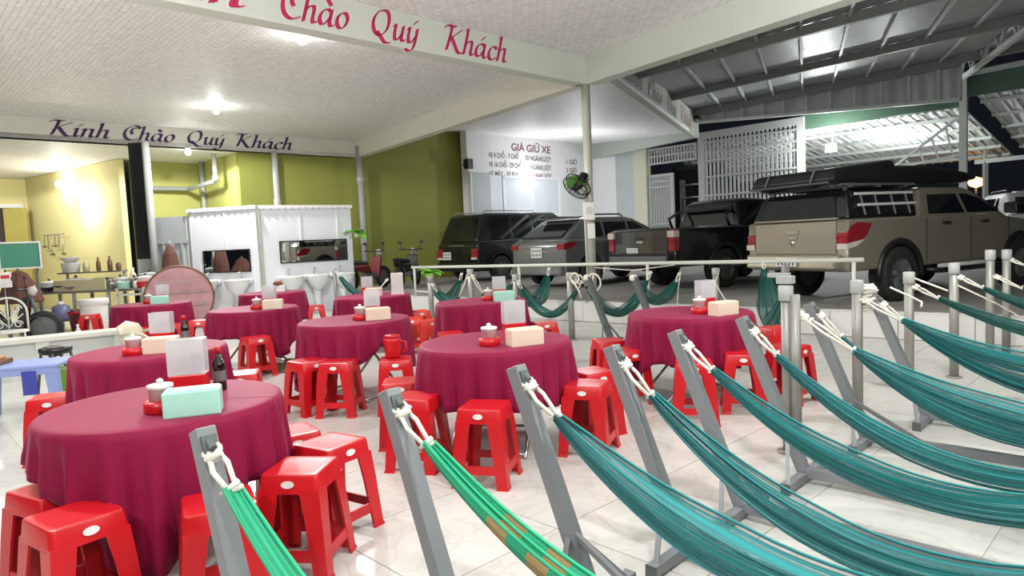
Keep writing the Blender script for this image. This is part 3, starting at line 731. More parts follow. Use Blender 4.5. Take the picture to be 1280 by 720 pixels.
pa_ = Vector((-.05, .05, 4.15)); pb_ = Vector((-.05, .05, 3.15)); pc_ = gp(11.0, 2.95) - gp(12.72, 0)
beam_part('chord', pa_, pc_, .06, .06, TRUSSM, br); beam_part('chord', pb_, pc_, .06, .06, TRUSSM, br)
for u in (.2, .4, .6, .8): beam_part('web', pa_ + (pc_ - pa_) * u, pb_ + (pc_ - pb_) * (u - .1), .04, .04, TRUSSM, br)
# horizontal tie along the gate heads and green band right of the post
tag(MB().bar(gp(8.62, 5.02), gp(18.5, 5.42), .1, .12).build('tie_rail', TRUSSM), 'pale tie rail above the green sheets', 'rail')
tag(gbox(MB(), 15.9, 4.98, 6.2, .7, .06, -.1).build('green_fascia_sheet', GREENS), 'dark green metal sheet right of the white shed post', 'metal sheet')
# roof truss coming towards us from the post
T0 = Vector((p.x - .2, p.y - .2, 5.05)); 
rt_ = thing('roof_truss', 'ornate white roof truss crossing the upper right corner', 'truss', tuple(T0)); L = 9.0
u0 = Vector((0, 0, .62)); 
beam_part('bottom_chord', Vector((0, 0, 0)), -D3 * L, .1, .1, TRUSSM, rt_); beam_part('top_chord', u0, u0 - D3 * L, .1, .1, TRUSSM, rt_)
for k in range(14):
    a = -D3 * (L * k / 14); b = -D3 * (L * (k + 1) / 14)
    beam_part('web', a + (u0 if k % 2 else Vector((0, 0, 0))), b + (Vector((0, 0, 0)) if k % 2 else u0), .05, .05, TRUSSM, rt_)
# outer rail, floodlight, lantern
rl = thing('boundary_rail', 'white rail with short uprights under the dim awning', 'rail', tuple(gp(11.8, 0)))
o_ = Vector((.707, .707, 0)) * 6.3
beam_part('rail', o_ + Vector((0, 0, 3.35)), o_ + GD * 9 + Vector((0, 0, 3.45)), .12, .14, TRUSSM, rl)
for k in range(7): beam_part('upright', o_ + GD * (k * 1.4 + .3) + Vector((0, 0, 3.35)), o_ + GD * (k * 1.4 + .3) + Vector((0, 0, 4.1)), .09, .09, TRUSSM, rl)
for k in range(4): beam_part('leg', o_ + GD * (k * 2.6 + .3) + Vector((0, 0, 0.1)), o_ + GD * (k * 2.6 + .3) + Vector((0, 0, 3.35)), .12, .12, GATEM, rl)
fl_ = thing('floodlight', 'glaring floodlight above the roof tent of the gold pickup', 'lamp', tuple(gp(9.45, 3.72) + Vector((-.1, -.1, 0))), GRZ)
MB().box((0, 0, 0), (.34, .08, .26)).build('housing', STEELG, fl_, bevel=.02); MB().box((0, -.045, 0), (.28, .02, .20)).build('lens', mat('flood_lens', (1, 1, .98), .4, emit=60), fl_)
MB().bar((0, .04, 0), (0, .2, .5), .04).build('bracket', STEELG, fl_)
lamp_light(gp(9.45, 3.72) + Vector((-.35, -.35, 0)), 260, .15, (.95, 1, .98))
lamp_light(gp(10.6, 3.45) + Vector((1.6, 1.6, -.3)), 170, .15, (.95, 1, .98))
ln = thing('street_lantern', 'orange glowing lantern far off in the dark', 'lamp', (16.8, 24.4, 2.75))
MB().lathe([(0, -.2), (.2, -.12), (.26, 0), (.2, .12), (0, .2)], 14).build('lantern_glass', ORANGE, ln, True); MB().tube([(0, 0, -.18), (0, 0, -2.42)], .04, 6).build('pole', STEELD, ln, True)
# steel post at the corner of the dining bay, with its fan and switch box
cp = thing('bay_post', 'pale steel post under the corner where the beams meet', 'post', (1.39, 11.62, PLAT))
MB().tube([(0, 0, 0), (0, 0, 4.0 - PLAT)], .075, 14).build('shaft', mat('pale_post_paint', (0.50, 0.50, 0.43), .4, metal=.15), cp, True); MB().box((0, 0, .015), (.3, .3, .03)).build('foot_plate', GALV, cp)
MB().tube([(-.09, -.05, .2), (-.1, -.05, 1.5), (-.09, -.05, 1.9)], .012, 6).build('cable', WPLAS, cp, True)
sb_ = thing('switch_box', 'white switch box strapped to the pale corner post', 'box', (1.36, 11.53, 1.84))
MB().box((0, -.02, .04), (.19, .12, .30)).build('case', WPLAS, sb_, bevel=.015); MB().box((0.03, -.02, -.3), (.12, .1, .26)).build('case', WPLAS, sb_, bevel=.01)
MB().box((0, -.085, .05), (.10, .01, .12)).build('cover', mat('switch_cover', (.55, .55, .52), .4), sb_)
fan = thing('wall_fan', 'green bladed fan on the pale corner post', 'fan', (1.27, 11.50, 2.42))
fb = (Vector((.75, .2, .62)).normalized(), None, None); ax = Vector((-.60, -.40, -.69)).normalized(); fx = ax.cross(Vector((0, 0, 1))).normalized(); fy = fx.cross(ax)
B_ = (fx, fy, ax); fc = ax * .22 + Vector((0, 0, .0))
cg = MB()
for r, z in ((.24, 0), (.24, -.09), (.18, .04), (.10, .05)):
    cg.tube([fc + fx * (r * math.cos(a * PI / 12)) + fy * (r * math.sin(a * PI / 12)) + ax * z for a in range(25)], .010 if r > .22 else .005, 6)
for k in range(20):
    a = 2 * PI * k / 20; d = fx * math.cos(a) + fy * math.sin(a); cg.tube([fc + d * .04 + ax * .055, fc + d * .2 + ax * .04, fc + d * .24, fc + d * .24 - ax * .09, fc + d * .08 - ax * .14], .004, 4)
cg.build('cage', BLACK, fan, True)
for k in range(5):
    a0 = 2 * PI * k / 5; rws = []
    for u in (.05, .13, .225):
        rws.append([fc + fx * (u * math.cos(a0 + q)) + fy * (u * math.sin(a0 + q)) - ax * (.05 + .09 * (q - .35)) for q in (0, .25, .5, .75, .95)])
    MB().grid(rws).build('blade', GFAN, fan, True)
MB().lathe([(.05, .04), (.06, 0), (.09, -.14), (.09, -.30), (.04, -.34)], 14, fc, B_).build('motor', BLACK, fan, True)
MB().tube([fc - ax * .3, Vector((.05, .05, 0)), Vector((.11, .09, -.02))], .035, 8).build('bracket', BLACK, fan, True)

# ------------------------------------------------------------------ round tables, cloths, things on them
TZ = 0.74
def make_table():
    t = thing('round_table', '', 'table')
    MB().lathe([(.50, .70), (.525, .705), (.53, .72), (.525, TZ - .006), (.50, TZ - .004), (0, TZ - .004)], 40).build('tabletop', CHROME, t, True)
    for sy in (-1, 1):
        for sx in (-1, 1):
            y = sy * .26
            MB().tube([(sx * .36, y, .0), (sx * .30, y, .04), (-sx * .27, y, .66), (-sx * .22, y, .70)], .014, 8).build('leg', CHROME, t, True)
    for sx in (-1, 1): MB().tube([(sx * .34, -.26, .03), (sx * .34, .26, .03)], .012, 8).build('foot_bar', CHROME, t, True)
    MB().tube([(0, -.26, .35), (0, .26, .35)], .01, 8).build('pivot_bar', CHROME, t, True)
    return t
def cloth_mesh(base, peaks, seed, folds):
    """cloth thrown over the round top; base = drop of the hem, peaks = (direction, extra drop, width) of its hanging corners"""
    rnd = random.Random(seed); ph = [rnd.uniform(0, 6.28) for _ in range(6)]; n = 180; R = .535; rows = []
    def drop(th):
        d = base + .018 * math.sin(3 * th + ph[3])
        for a, e, w in peaks:
            u = (th - a + PI) % (2 * PI) - PI; d += e * math.exp(-(u / w) ** 2)
        return min(d, .72)
    top = [0.0, .15, .30, .42, .50, .525, .535]
    for r in top:
        rows.append([(r * math.cos(2 * PI * k / n), r * math.sin(2 * PI * k / n), TZ + .004 - (.002 if r > .51 else 0) - (.006 if r > .53 else 0)) for k in range(n + 1)])
    for u in (.05, .14, .26, .40, .55, .70, .85, 1.0):
        row = []
        for k in range(n + 1):
            th = 2 * PI * k / n; dd = drop(th) * u
            w = .75 * math.sin(th * folds + ph[0] + .5 * math.sin(2 * th + ph[4])) + .40 * math.sin(th * (folds * 2 - 3) + ph[1]) + .30 * math.sin(th * 5 + ph[2])
            amp = .034 * min(1, u * 1.25) * (0.55 + drop(th) * 1.1)
            r = R + .008 + .016 * u + w * amp
            row.append((r * math.cos(th), r * math.sin(th), TZ - .010 - dd))
        rows.append(row)
    return rows
ZERO = 0
def tissue_box(loc, rz, m, label):
    t = thing('tissue_box', label, 'tissue box', loc, rz, 'tissue boxes on the tables')
    MB().box((0, 0, .058), (.235, .125, .116)).build('body', m, t, bevel=.008)
    MB().box((0, 0, .1165), (.215, .105, .006)).build('lid', m, t, bevel=.003)
    MB().box((0, 0, .1195), (.12, .022, .002)).build('slot', WPLAS if m is not CREAM else CREAM, t)
    return t
def condiment_pot(loc, label):
    t = thing('condiment_pot', label, 'pot', loc, 0, 'condiment pots on the tables')
    MB().lathe([(.062, 0), (.068, .01), (.066, .05), (.058, .056), (0, .056)], 20).build('tray', RED, t, True)
    MB().lathe([(.044, .056), (.046, .11), (.05, .112), (.05, .128), (.02, .135), (0, .136)], 20).build('jar', WPLAS, t, True)
    MB().lathe([(.012, .135), (.014, .15), (0, .158)], 10).build('knob', WPLAS, t, True)
    t.scale = (1.12, 1.12, 1.0)
    return t
def utensil_holder(loc, rz, label, s=1.0):
    t = thing('utensil_holder', label, 'holder', loc, rz, 'clear utensil holders on red bases')
    MB().box((0, 0, .052 * s), (.15 * s, .10, .104 * s)).build('base', RED, t, bevel=.006)
    m = MB(); h = .15 * s
    m.box((0, -.045, .104 * s + h / 2), (.15 * s, .004, h)); m.box((0, .045, .104 * s + h / 2), (.15 * s, .004, h))
    m.box((-.073 * s, 0, .104 * s + h / 2), (.004, .09, h)); m.box((.073 * s, 0, .104 * s + h / 2), (.004, .09, h)); m.box((0, 0, .104 * s + h), (.15 * s, .094, .005))
    m.build('clear_cover', ACRY, t)
    for k in range(5):
        x = -.030 * s + k * .018 * s; MB().bar((x, -.01, .09), (x + .014 * (k % 3 - 1), .01 + .004 * k, .104 * s + .06 * s + .018 * (k % 3)), .016, .010).build('spoon', DARKF, t)
    return t
def sauce_bottle(loc, label):
    t = thing('sauce_bottle', label, 'bottle', loc, 0)
    MB().lathe([(.03, 0), (.033, .01), (.033, .12), (.028, .15), (.015, .175), (.014, .20), (0, .20)], 18).build('bottle', SOY, t, True)
    MB().lathe([(.017, .195), (.018, .228), (0, .23)], 14).build('cap', RED, t, True)
    MB().lathe([(.0335, .05), (.0337, .055), (.0337, .10), (.0335, .105)], 18, cap=False).build('label_band', DARKF, t, True)
    return t
R_ = math.radians
TABLES = [
 # x, y, cloth half side, corner direction, folds, low, name, tissue(xy, m, rz), pot xy, holder xy, bottle xy
 ('nearest left table', -1.72, 3.26, .30, [(R_(-73), .31, R_(25)), (R_(-150), -.14, R_(26)), (R_(60), .3, R_(40))], 21, 0, ((-1.45, 2.99), MINT, 18), (-1.63, 3.06), (-1.64, 3.36), (-1.55, 3.50)),
 ('nearest middle table', -.14, 4.80, .36, [(R_(-30), .05, R_(40)), (R_(100), .2, R_(50))], 23, 0, ((.07, 4.53), CREAM, 22), (-.17, 4.58), (.00, 4.92), None),
 ('table behind the nearest left one', -2.79, 5.15, .42, [(R_(-100), .12, R_(50))], 19, 0, ((-2.60, 4.95), CREAM, 12), (-2.78, 4.90), (-2.78, 5.32), (-2.64, 5.40)),
 ('middle table by the red jug', -1.57, 6.64, .36, [(R_(-168), .32, R_(16)), (R_(-48), -.17, R_(14)), (R_(0), .10, R_(20))], 22, 0, ((-1.31, 6.52), CREAM, 16), (-1.49, 6.56), (-1.43, 6.86), None),
 ('right hand table behind the hammock posts', 1.57, 5.98, .36, [(R_(-160), .20, R_(14)), (R_(-60), .05, R_(40))], 24, 0, ((1.77, 5.66), CREAM, 28), (1.62, 5.84), (1.75, 6.12), None),
 ('table with the olive rag beneath it', -3.27, 8.50, .30, [(R_(-38), .27, R_(24)), (R_(-140), .06, R_(30))], 25, 0, ((-2.93, 8.24), CREAM, 10), (-3.15, 8.30), (-3.10, 8.62), None),
 ('far middle table by the car park step', -.38, 8.08, .42, [(R_(-100), .1, R_(60))], 19, 0, ((-.10, 7.90), MINT, 12), (-.29, 8.06), (-.16, 8.34), None),
 ('far table with the tall white menu stand', -2.02, 9.75, .40, [(R_(-80), .1, R_(50))], 21, 0, ((-1.97, 9.62), CREAM, 10), None, (-2.13, 9.95), None),
 ('far table in front of the basins', -4.10, 11.55, .42, [(R_(-60), .1, R_(50))], 17, 0, ((-4.02, 11.62), WPLAS, 10), None, None, None),
 ('left back table before the big round tabletop', -5.44, 10.18, .40, [(R_(-80), .12, R_(50))], 20, 0, ((-5.24, 10.03), MINT, 10), (-5.50, 10.20), (-5.42, 10.48), None),
]
LOOK = {0: 'crimson cloth hanging to a long point on the nearest left table', 1: 'crimson cloth with an even hem on the nearest middle table', 2: 'crimson cloth on the table behind the nearest left one',
        3: 'crimson cloth with dark pointed tail on the middle table with the red jug', 4: 'crimson cloth on the right hand table behind the hammock posts', 5: 'crimson cloth over the table with the olive rag beneath',
        6: 'crimson cloth with straight folds on the far middle table by the step', 7: 'crimson cloth under the tall white menu stand', 8: 'crimson cloth on the far table before the basins', 9: 'crimson cloth on the left back table'}
tproto = make_table()
for i, (nm, x, y, base, peaks, folds, _z, tis, pot, hol, bot) in enumerate(TABLES):
    t = tproto if i == 0 else copy_tree(tproto)
    t['label'] = ('folding round table under a cloth, ' + nm) if i else 'folding round steel table, nearest on the left'
    t['group'] = 'round folding tables'
    t.location = (x, y, 0); t.rotation_euler = (0, 0, R_(40 + 37 * i))
    rows = cloth_mesh(base, peaks, i + 3, folds)
    c = MB().grid(rows).build('tablecloth', CLOTH, None, True, loc=(x, y, 0), fix=False)
    tag(c, LOOK[i], 'tablecloth', 'crimson tablecloths')
    so = c.modifiers.new('thickness', 'SOLIDIFY'); so.thickness = .003; so.offset = -1
    Z0 = TZ + .005
    (tx, ty), m, rz = tis
    cn = 'mint green' if m is MINT else ('white' if m is WPLAS else 'cream')
    tissue_box((tx, ty, Z0), R_(rz), m, '%s tissue box on the %s' % (cn, nm))
    if pot: condiment_pot((*pot, Z0), 'white condiment pot in red tray on the %s' % nm.replace(' by the car park step', ' by the step').replace(' behind the hammock posts', '').replace(' with the tall white menu stand', ''))
    if hol: utensil_holder((*hol, Z0), R_(rz - 6), 'clear holder of utensils on a red base, %s' % nm, 1.15 if i == 0 else 1.05)
    if bot: sauce_bottle((*bot, Z0), 'dark sauce bottle with red cap on the %s' % nm)
t = thing('menu_stand', 'tall white menu stand on a far table', 'menu stand', (-1.66, 9.78, TZ + .005), R_(12))
MB().box((0, 0, .155), (.17, .09, .31)).build('body', WPLAS, t, bevel=.006); MB().box((0, 0, .006), (.19, .11, .012)).build('base', WPLAS, t)
t = thing('fruit_basket', 'small tray of brownish things on the white box before the basins', 'tray', (-4.02, 11.62, TZ + .122))
MB().lathe([(.07, 0), (.10, .03), (.095, .032), (.06, .008), (0, .008)], 16).build('tray', WOOD, t, True)
for k in range(4): MB().lathe([(0, -.03), (.025, -.02), (.035, 0), (.025, .02), (0, .03)], 10, (.04 * math.cos(k * 1.6), .04 * math.sin(k * 1.6), .045)).build('piece', mat('reddish_brown', (.30, .10, .05), .5), t, True)

# ------------------------------------------------------------------ red plastic stools
def make_stool(m):
    t = thing('plastic_stool', '', 'stool'); H = .47
    s = MB(); w = .145; n = 6
    def ring(hw, z, rr):
        out = []
        for cx, cy, a0 in ((hw - rr, hw - rr, 0), (-hw + rr, hw - rr, PI / 2), (-hw + rr, -hw + rr, PI), (hw - rr, -hw + rr, 1.5 * PI)):
            for k in range(4): a = a0 + PI / 2 * k / 3; out.append(Vector((cx + rr * math.cos(a), cy + rr * math.sin(a), z)))
        return out
    lv = [ring(.143, H - .085, .024), ring(.135, H - .010, .024), ring(.131, H - .002, .022), ring(.125, H, .020), ring(.10, H - .002, .02)]
    for a in lv: s.v += a
    for i in range(len(lv) - 1):
        for k in range(16): q = (k + 1) % 16; s.face((i * 16 + k, i * 16 + q, (i + 1) * 16 + q, (i + 1) * 16 + k))
    s.face([64 + k for k in range(16)]); o = s.build('seat', m, t); smooth_angle(o, 32)
    for sx in (-1, 1):
        for sy in (-1, 1):
            g = MB()
            def L(z, hw, ww): # L-shaped section at height z
                return [Vector((sx * hw, sy * hw, z)), Vector((sx * (hw - ww), sy * hw, z)), Vector((sx * (hw - ww), sy * (hw - .012), z)), Vector((sx * (hw - .012), sy * (hw - .012), z)), Vector((sx * (hw - .012), sy * (hw - ww), z)), Vector((sx * hw, sy * (hw - ww), z))]
            secs = [L(H - .07, .1415, .092), L(.26, .154, .080), L(.02, .171, .066), L(.0, .178, .072)]
            for q in secs: g.v += q
            for i in range(3):
                for k in range(6): j = (k + 1) % 6; g.face((i * 6 + k, i * 6 + j, i * 6 + 6 + j, i * 6 + 6 + k))
            g.face((0, 1, 2, 3)); g.face((0, 3, 4, 5)); g.face((18, 21, 20, 19)); g.face((18, 23, 22, 21))
            g.build('leg', m, t)
    for k in range(4):
        c, s_ = math.cos(k * PI / 2), math.sin(k * PI / 2)
        p = lambda x, y, z: Vector((c * x - s_ * y, s_ * x + c * y, z))
        MB().hexa([p(-.12, -.1640, .085), p(.12, -.1640, .085), p(.12, -.154, .085), p(-.12, -.154, .085)], [p(-.12, -.1605, .135), p(.12, -.1605, .135), p(.12, -.1505, .135), p(-.12, -.1505, .135)]).build('stretcher', m, t)
    st = MB(); pts = [Vector((.03 * math.cos(a * PI / 8), -.1395 - .0018 * 1 + .0018 * math.sin(a * PI / 8), H - .042 + .016 * math.sin(a * PI / 8))) for a in range(16)]
    n0 = 0; st.v += pts + [v + Vector((0, -.003, 0)) for v in pts]; st.face(list(range(16))); st.face([16 + k for k in reversed(range(16))])
    for k in range(16): q = (k + 1) % 16; st.face((q, k, 16 + k, 16 + q))
    st.build('sticker', STICK, t)
    return t
sproto = make_stool(RED); oproto = make_stool(RED2)
G1 = 'red plastic stools around the tables'
STOOLS = [
 (-2.06, 2.92, 62, 'red stool half hidden behind the lower left stool at the left edge'),
 (-1.76, 2.59, 55, 'red stool in the lower left corner, nearest of all'),
 (-1.22, 2.66, 28, 'red stool behind the leftmost hammock post'),
 (-1.01, 3.05, -7, 'red stool with white sticker, in the open right of the nearest left table'),
 (-.97, 3.42, 57, 'red stool with light under its seat, right of the nearest left table'),
 (-1.26, 3.66, 35, 'red stool mostly hidden by the right edge of the nearest left cloth'),
 (-3.42, 4.92, 20, 'pinkish topped red stool beside the pale blue plastic table'),
 (-2.26, 5.52, 15, 'red stool top peeping out right of the cloth with cream tissue box'),
 (-.66, 4.38, -15, 'red stool with sticker behind the second hammock post'),
 (-.20, 4.05, -15, 'red stool in front of the nearest middle table'),
 (.48, 4.52, -22, 'red stool right of the nearest middle table, the nearer one'),
 (.56, 4.94, 30, 'red stool right of the nearest middle table, tucked behind another'),
 (-.84, 4.90, 5, 'red stool at the left edge of the nearest middle cloth'),
 (.90, 6.38, 10, 'red stool left of the right hand table, the farther one'),
 (.96, 5.80, 24, 'red stool left of the right hand table, the nearer one'),
 (1.37, 5.14, -12, 'red stool in front of the right hand table, left of two'),
 (1.83, 5.40, -14, 'red stool in front of the right hand table, right of two'),
 (2.30, 5.62, 40, 'red stool behind the fifth leaning hammock post, right of the table'),
 (2.62, 6.70, 15, 'distant pinkish red stool beneath the dark hammock behind the right hand table'),
 (-1.55, 5.87, -5, 'red stool in the open in front of the middle table with the red jug'),
 (-1.05, 5.88, 8, 'red stool carrying the red plastic jug'),
 (-1.86, 6.00, 50, 'red stool half under the dark tail of a cloth'),
 (-3.02, 7.84, 44, 'red stool in front of the table with the olive rag'),
 (-4.72, 10.10, 20, 'red stool at the right edge of the left back table'),
 (-5.02, 9.86, 32, 'red stool in front of the left back table, behind the dark bottle'),
 (-5.26, 9.40, 10, 'red stool in front of the left back table, behind the clear holder'),
 (.36, 8.00, 12, 'red stool right of the far middle table'),
 (-.70, 7.42, 10, 'red stool seat showing in front of the far middle table'),
 (-3.45, 11.80, 20, 'pinkish red stool right of the table before the basins'),
 (-7.56, 12.04, 14, 'lone red stool far left beside the white bucket'),
]
for i, (x, y, a, lb) in enumerate(STOOLS):
    o = sproto if i == 0 else copy_tree(sproto)
    o.location = (x, y, 0); o.rotation_euler = (0, 0, R_(a)); tag(o, lb, 'stool', G1)
for i, (x, y, a, lb) in enumerate([(-1.06, 8.76, 10, 'orange red stool touching the left side of the far middle cloth'), (-1.40, 10.02, 25, 'orange red stool farthest back between two far tables'), (-1.36, 9.10, 5, 'orange red stool behind the edge of the table with the red jug')]):
    o = oproto if i == 0 else copy_tree(oproto)
    o.location = (x, y, 0); o.rotation_euler = (0, 0, R_(a)); tag(o, lb, 'stool', 'orange red stools between the far tables')
t = thing('plastic_jug', 'red plastic jug standing on a red stool', 'jug', (-1.08, 5.93, .472))
MB().lathe([(.062, 0), (.07, .01), (.078, .15), (.074, .17), (.06, .175), (0, .176)], 18).build('body', RED, t, True)
MB().tube([(.07, 0, .14), (.12, 0, .13), (.125, 0, .06), (.068, 0, .04)], .011, 8).build('handle', RED, t, True)
MB().lathe([(.072, .176), (.07, .195), (0, .2)], 18).build('lid', RED, t, True)
rg = MB(); rr = random.Random(5); rows = []
for i in range(15):
    rows.append([(-.30 + .6 * i / 14, -.26 + .52 * k / 14, .01 + max(0, 1 - ((i - 7) ** 2 + (k - 7) ** 2) / 52) * (.03 + rr.random() * .10)) for k in range(15)])
tag(rg.grid(rows).build('floor_rag', RAGM, None, True, loc=(-2.72, 8.22, 0)), 'crumpled olive brown rag on the floor under a table', 'rag')

# ------------------------------------------------------------------ hammock stands and hammocks
def make_stand():
    """steel stand: local x runs along the hammock, tops are 2.6 m apart"""
    t = thing('hammock_stand', '', 'hammock stand'); W = .062
    for sg in (0, 1):
        fx = .36 if sg == 0 else 2.24; tx = 0 if sg == 0 else 2.6; dx = 1 if sg == 0 else -1
        d = Vector((tx - fx, 0, .90)).normalized()
        MB().bar((fx, 0, .06), Vector((tx, 0, .93)), W, W, up=(0, 1, 0)).build('leaning_post', STEELG, t, bevel=.004)
        cap = MB(); e = Vector((tx, 0, .93)) - d * .045; cap.tube([e + Vector((-.034 * dx * -1, 0, .012)), e + Vector((.056 * dx, 0, -.006))], .014, 10)
        cap.box(e + Vector((.034 * dx, 0, .0)), (.02, .045, .06), basis=(Vector((dx * .92, 0, .39)).normalized(), Vector((0, 1, 0)), Vector((-.39 * dx, 0, .92)).normalized()))
        cap.build('hook_bolt', STEELD, t)
        MB().bar((fx, -.26, .035), (fx, .26, .035), .05, .05).build('cross_foot', STEELG, t, bevel=.003)
        for s in (-1, 1):
            MB().bar((fx, s * .22, .05), Vector((fx, 0, .06)) + d * .26, .022).build('brace', STEELG, t)
            MB().box((fx, s * .26, .03), (.054, .006, .06)).build('end_cap', STEELD, t)
        MB().bar((fx + dx * .36, 0, .06), Vector((fx, 0, .06)) + d * .26, .022).build('brace', STEELG, t)
    MB().bar((.36, 0, .06), (2.24, 0, .06), .055, .055).build('floor_beam', STEELG, t, bevel=.003)
    return t
def hammock(label, A, B, sag, half, m, group, seed=0, rope=.26, rope2=None, twist=0.0, fan=1.0, knot=True, cat='hammock'):
    A = Vector(A); B = Vector(B); rnd = random.Random(seed); L = (B - A).length; rope2 = rope if rope2 is None else rope2
    t = thing('hammock', label, cat, tuple(A), 0, group)
    X = Vector((B.x - A.x, B.y - A.y, 0)).normalized(); Y = Vector((-X.y, X.x, 0))
    def P(u): return (B - A) * u + Vector((0, 0, -sag * 4 * u * (1 - u)))
    u0, u1 = rope / L, 1 - rope2 / L; n, w = 44, 22
    rows = []; uvs = []; ph = [rnd.uniform(0, 6.28) for _ in range(4)]
    for i in range(n + 1):
        v = i / n; u = u0 + (u1 - u0) * v; c = P(u); tg = (P(min(u + .01, 1)) - P(max(u - .01, 0))).normalized(); Zn = Y.cross(tg); Zn = Zn if Zn.z > 0 else -Zn
        e = min(v, 1 - v); sp = .028 + (half - .028) * min(1, (e / .30)) ** .75
        row = []
        for k in range(w + 1):
            q = -1 + 2 * k / w; a = q * 1.45
            pl = .010 * math.sin(q * 19 + ph[0] + v * 1.4) * (sp / half) + .006 * math.sin(q * 37 + ph[1])
            yy = sp * math.sin(a) * fan; zz = sp * .95 * (1 - math.cos(a)) - sp * .35
            ct, s_ = math.cos(twist), math.sin(twist)
            row.append(c + Y * (yy * ct - zz * s_ + pl * .4) + Zn * (yy * s_ + zz * ct + pl))
        rows.append(row)
    mb = MB().grid(rows); o = mb.build('net_body', m, t, True, fix=False)
    uv = o.data.uv_layers.new(name='UVMap')
    for lp in o.data.loops:
        vi = lp.vertex_index; uv.data[lp.index].uv = ((vi % (w + 1)) / w, (vi // (w + 1)) / n)
    for ks in ((0, 4, 8), (11,), (14, 18, w)):
        mc = MB()
        for k in ks: mc.tube([rows[i][k] + Vector((0, 0, .003)) for i in range(0, n + 1, 2)], .006, 5)
        oc = mc.build('net_cords', m, t, True, fix=False); oc['kind'] = 'stuff'
        uvc = oc.data.uv_layers.new(name='UVMap')
        for lp in oc.data.loops: uvc.data[lp.index].uv = (.37 + .31 * (ks[0] / w), 0.0 if m is not NET_BAND else .02)
    for e, (a, b) in enumerate(((0.0, u0), (1.0, u1))):
        rp = rope if e == 0 else rope2
        if rp < .03: continue
        pa, pb = P(a), P(b)
        for s in (-1, 1):
            mid = (pa + pb) / 2 + Y * (s * .022) + Vector((0, 0, .01 * s))
            MB().tube([pa + Y * (s * .006), mid, pb + Y * (s * .012)], .0085, 6).build('rope', ROPE, t, True)
        if knot:
            kk = MB()
            for q in range(3):
                c = pa + (pb - pa) * (.10 + .09 * q); rr_ = .024 - .004 * q
                kk.tube([c + Vector((rr_ * math.cos(a_), rr_ * math.sin(a_) * .8, .014 * math.sin(a_ + q))) for a_ in [x * PI / 5 for x in range(11)]], .0095, 6)
            c = pb; kk.build('rope_knot', ROPE, t, True)['kind'] = 'stuff'
            MB().tube([c + Y * .03, c - Y * .03, c + Y * .02 + Vector((0, 0, .02))], .010, 6).build('rope_knot_tail', ROPE, t, True)
    return t
stand_rz = math.atan2(E1.y, E1.x)
SA = [(-.96, 2.02), (-.47, 2.45), (0.0, 2.80), (.46, 3.20), (.86, 3.60), (1.37, 4.04), (2.03, 4.62), (2.70, 5.06)]
ORD = ['leftmost', 'second', 'third', 'fourth', 'fifth', 'sixth', 'seventh', 'eighth']
NXT = ['before the nearest left table', 'before the red stools of the nearest middle table', 'before the nearest middle table', 'left of the right hand table', 'before the right hand table', 'at the right edge of the right hand table', 'beside the double steel post', 'wrapped in a white rope bundle']
stp = make_stand()
HS = [(.44, .045, NET_GREEN, 'bright green hammock'), (.48, .062, NET_BAND, 'green hammock with tan bands'), (.54, .155, NET_TEAL, 'wide teal hammock'), (.67, .125, NET_TEAL, 'teal hammock'), (.59, .12, NET_TEAL, 'teal hammock'), (.66, .115, NET_TEAL, 'teal hammock'), (.70, .10, NET_TEAL, 'teal hammock'), (.60, .10, NET_TEAL, 'teal hammock')]
for i, (x, y) in enumerate(SA):
    o = stp if i == 0 else copy_tree(stp)
    o.location = (x, y, 0); o.rotation_euler = (0, 0, stand_rz)
    tag(o, '%s leaning grey stand from left, %s' % (ORD[i], NXT[i]), 'hammock stand', 'grey steel hammock stands in the front row')
    sag, half, m, nm = HS[i]
    A = Vector((x, y, 0)) + E1 * .045 + Vector((0, 0, .885)); B = Vector((x, y, 0)) + E1 * 2.555 + Vector((0, 0, .885))
    hammock('%s on the %s grey stand from the left' % (nm, ORD[i]), A, B, sag, half, m, 'hammocks on the front row of stands', i, rope=.17 if i else .15, twist=-.25)
# rope bundle tied round the top of the eighth stand
t = thing('rope_bundle', 'thick bundle of white rope round the top of the eighth stand', 'rope', (2.68, 5.08, .90))
for q in range(9):
    z = -.09 + .022 * q; r = .052 + .012 * math.sin(q * 2.1)
    MB().tube([(r * math.cos(a * PI / 6), r * math.sin(a * PI / 6), z + .01 * math.sin(a * .9 + q)) for a in range(13)], .014, 6).build('coil', ROPE, t, True)

# upright galvanised posts with caps behind the front row, and their hammocks
POSTS = [(1.75, 4.31, 1.09, True, 'doubled galvanised post right of the right hand table, under the white rail bracket'), (2.59, 5.06, 1.04, False, 'galvanised post below the right end of the white rail'),
         (3.40, 5.77, 1.03, False, 'galvanised post in front of the gold pickup rear wheel'), (4.05, 6.17, 1.065, False, 'galvanised post with white cord in front of the gold pickup door'),
         (4.80, 6.76, 1.14, False, 'tall galvanised post in front of the gold pickup front wheel'), (5.20, 7.08, 1.12, False, 'galvanised post at the right edge with white rope at its top')]
def gal_post(loc, h, double, label, r=.038, group='upright galvanised hammock posts'):
    t = thing('hammock_post', label, 'post', loc, 0, group)
    for k in range(2 if double else 1):
        o = Vector((.058 * k * .7, -.058 * k * .7, 0)); MB().tube([o, o + Vector((0, 0, h - .06 * k))], r if not double else .032, 14).build('shaft', GALV, t, True)
    MB().lathe([(r + .006, h - .10), (r + .008, h - .095), (r + .008, h - .005), (r, h), (0, h + .002)], 16).build('cap', PVC, t, True)
    MB().lathe([(r + .03, 0), (r + .03, .012), (r + .008, .015)], 16).build('floor_flange', GALV, t, True)
    return t
for x, y, h, db, lb in POSTS: gal_post((x, y, 0), h, db, lb)
t = thing('rail_bracket', 'white bracket clamp on top of the doubled galvanised post', 'bracket', (1.75, 4.31, 1.094))
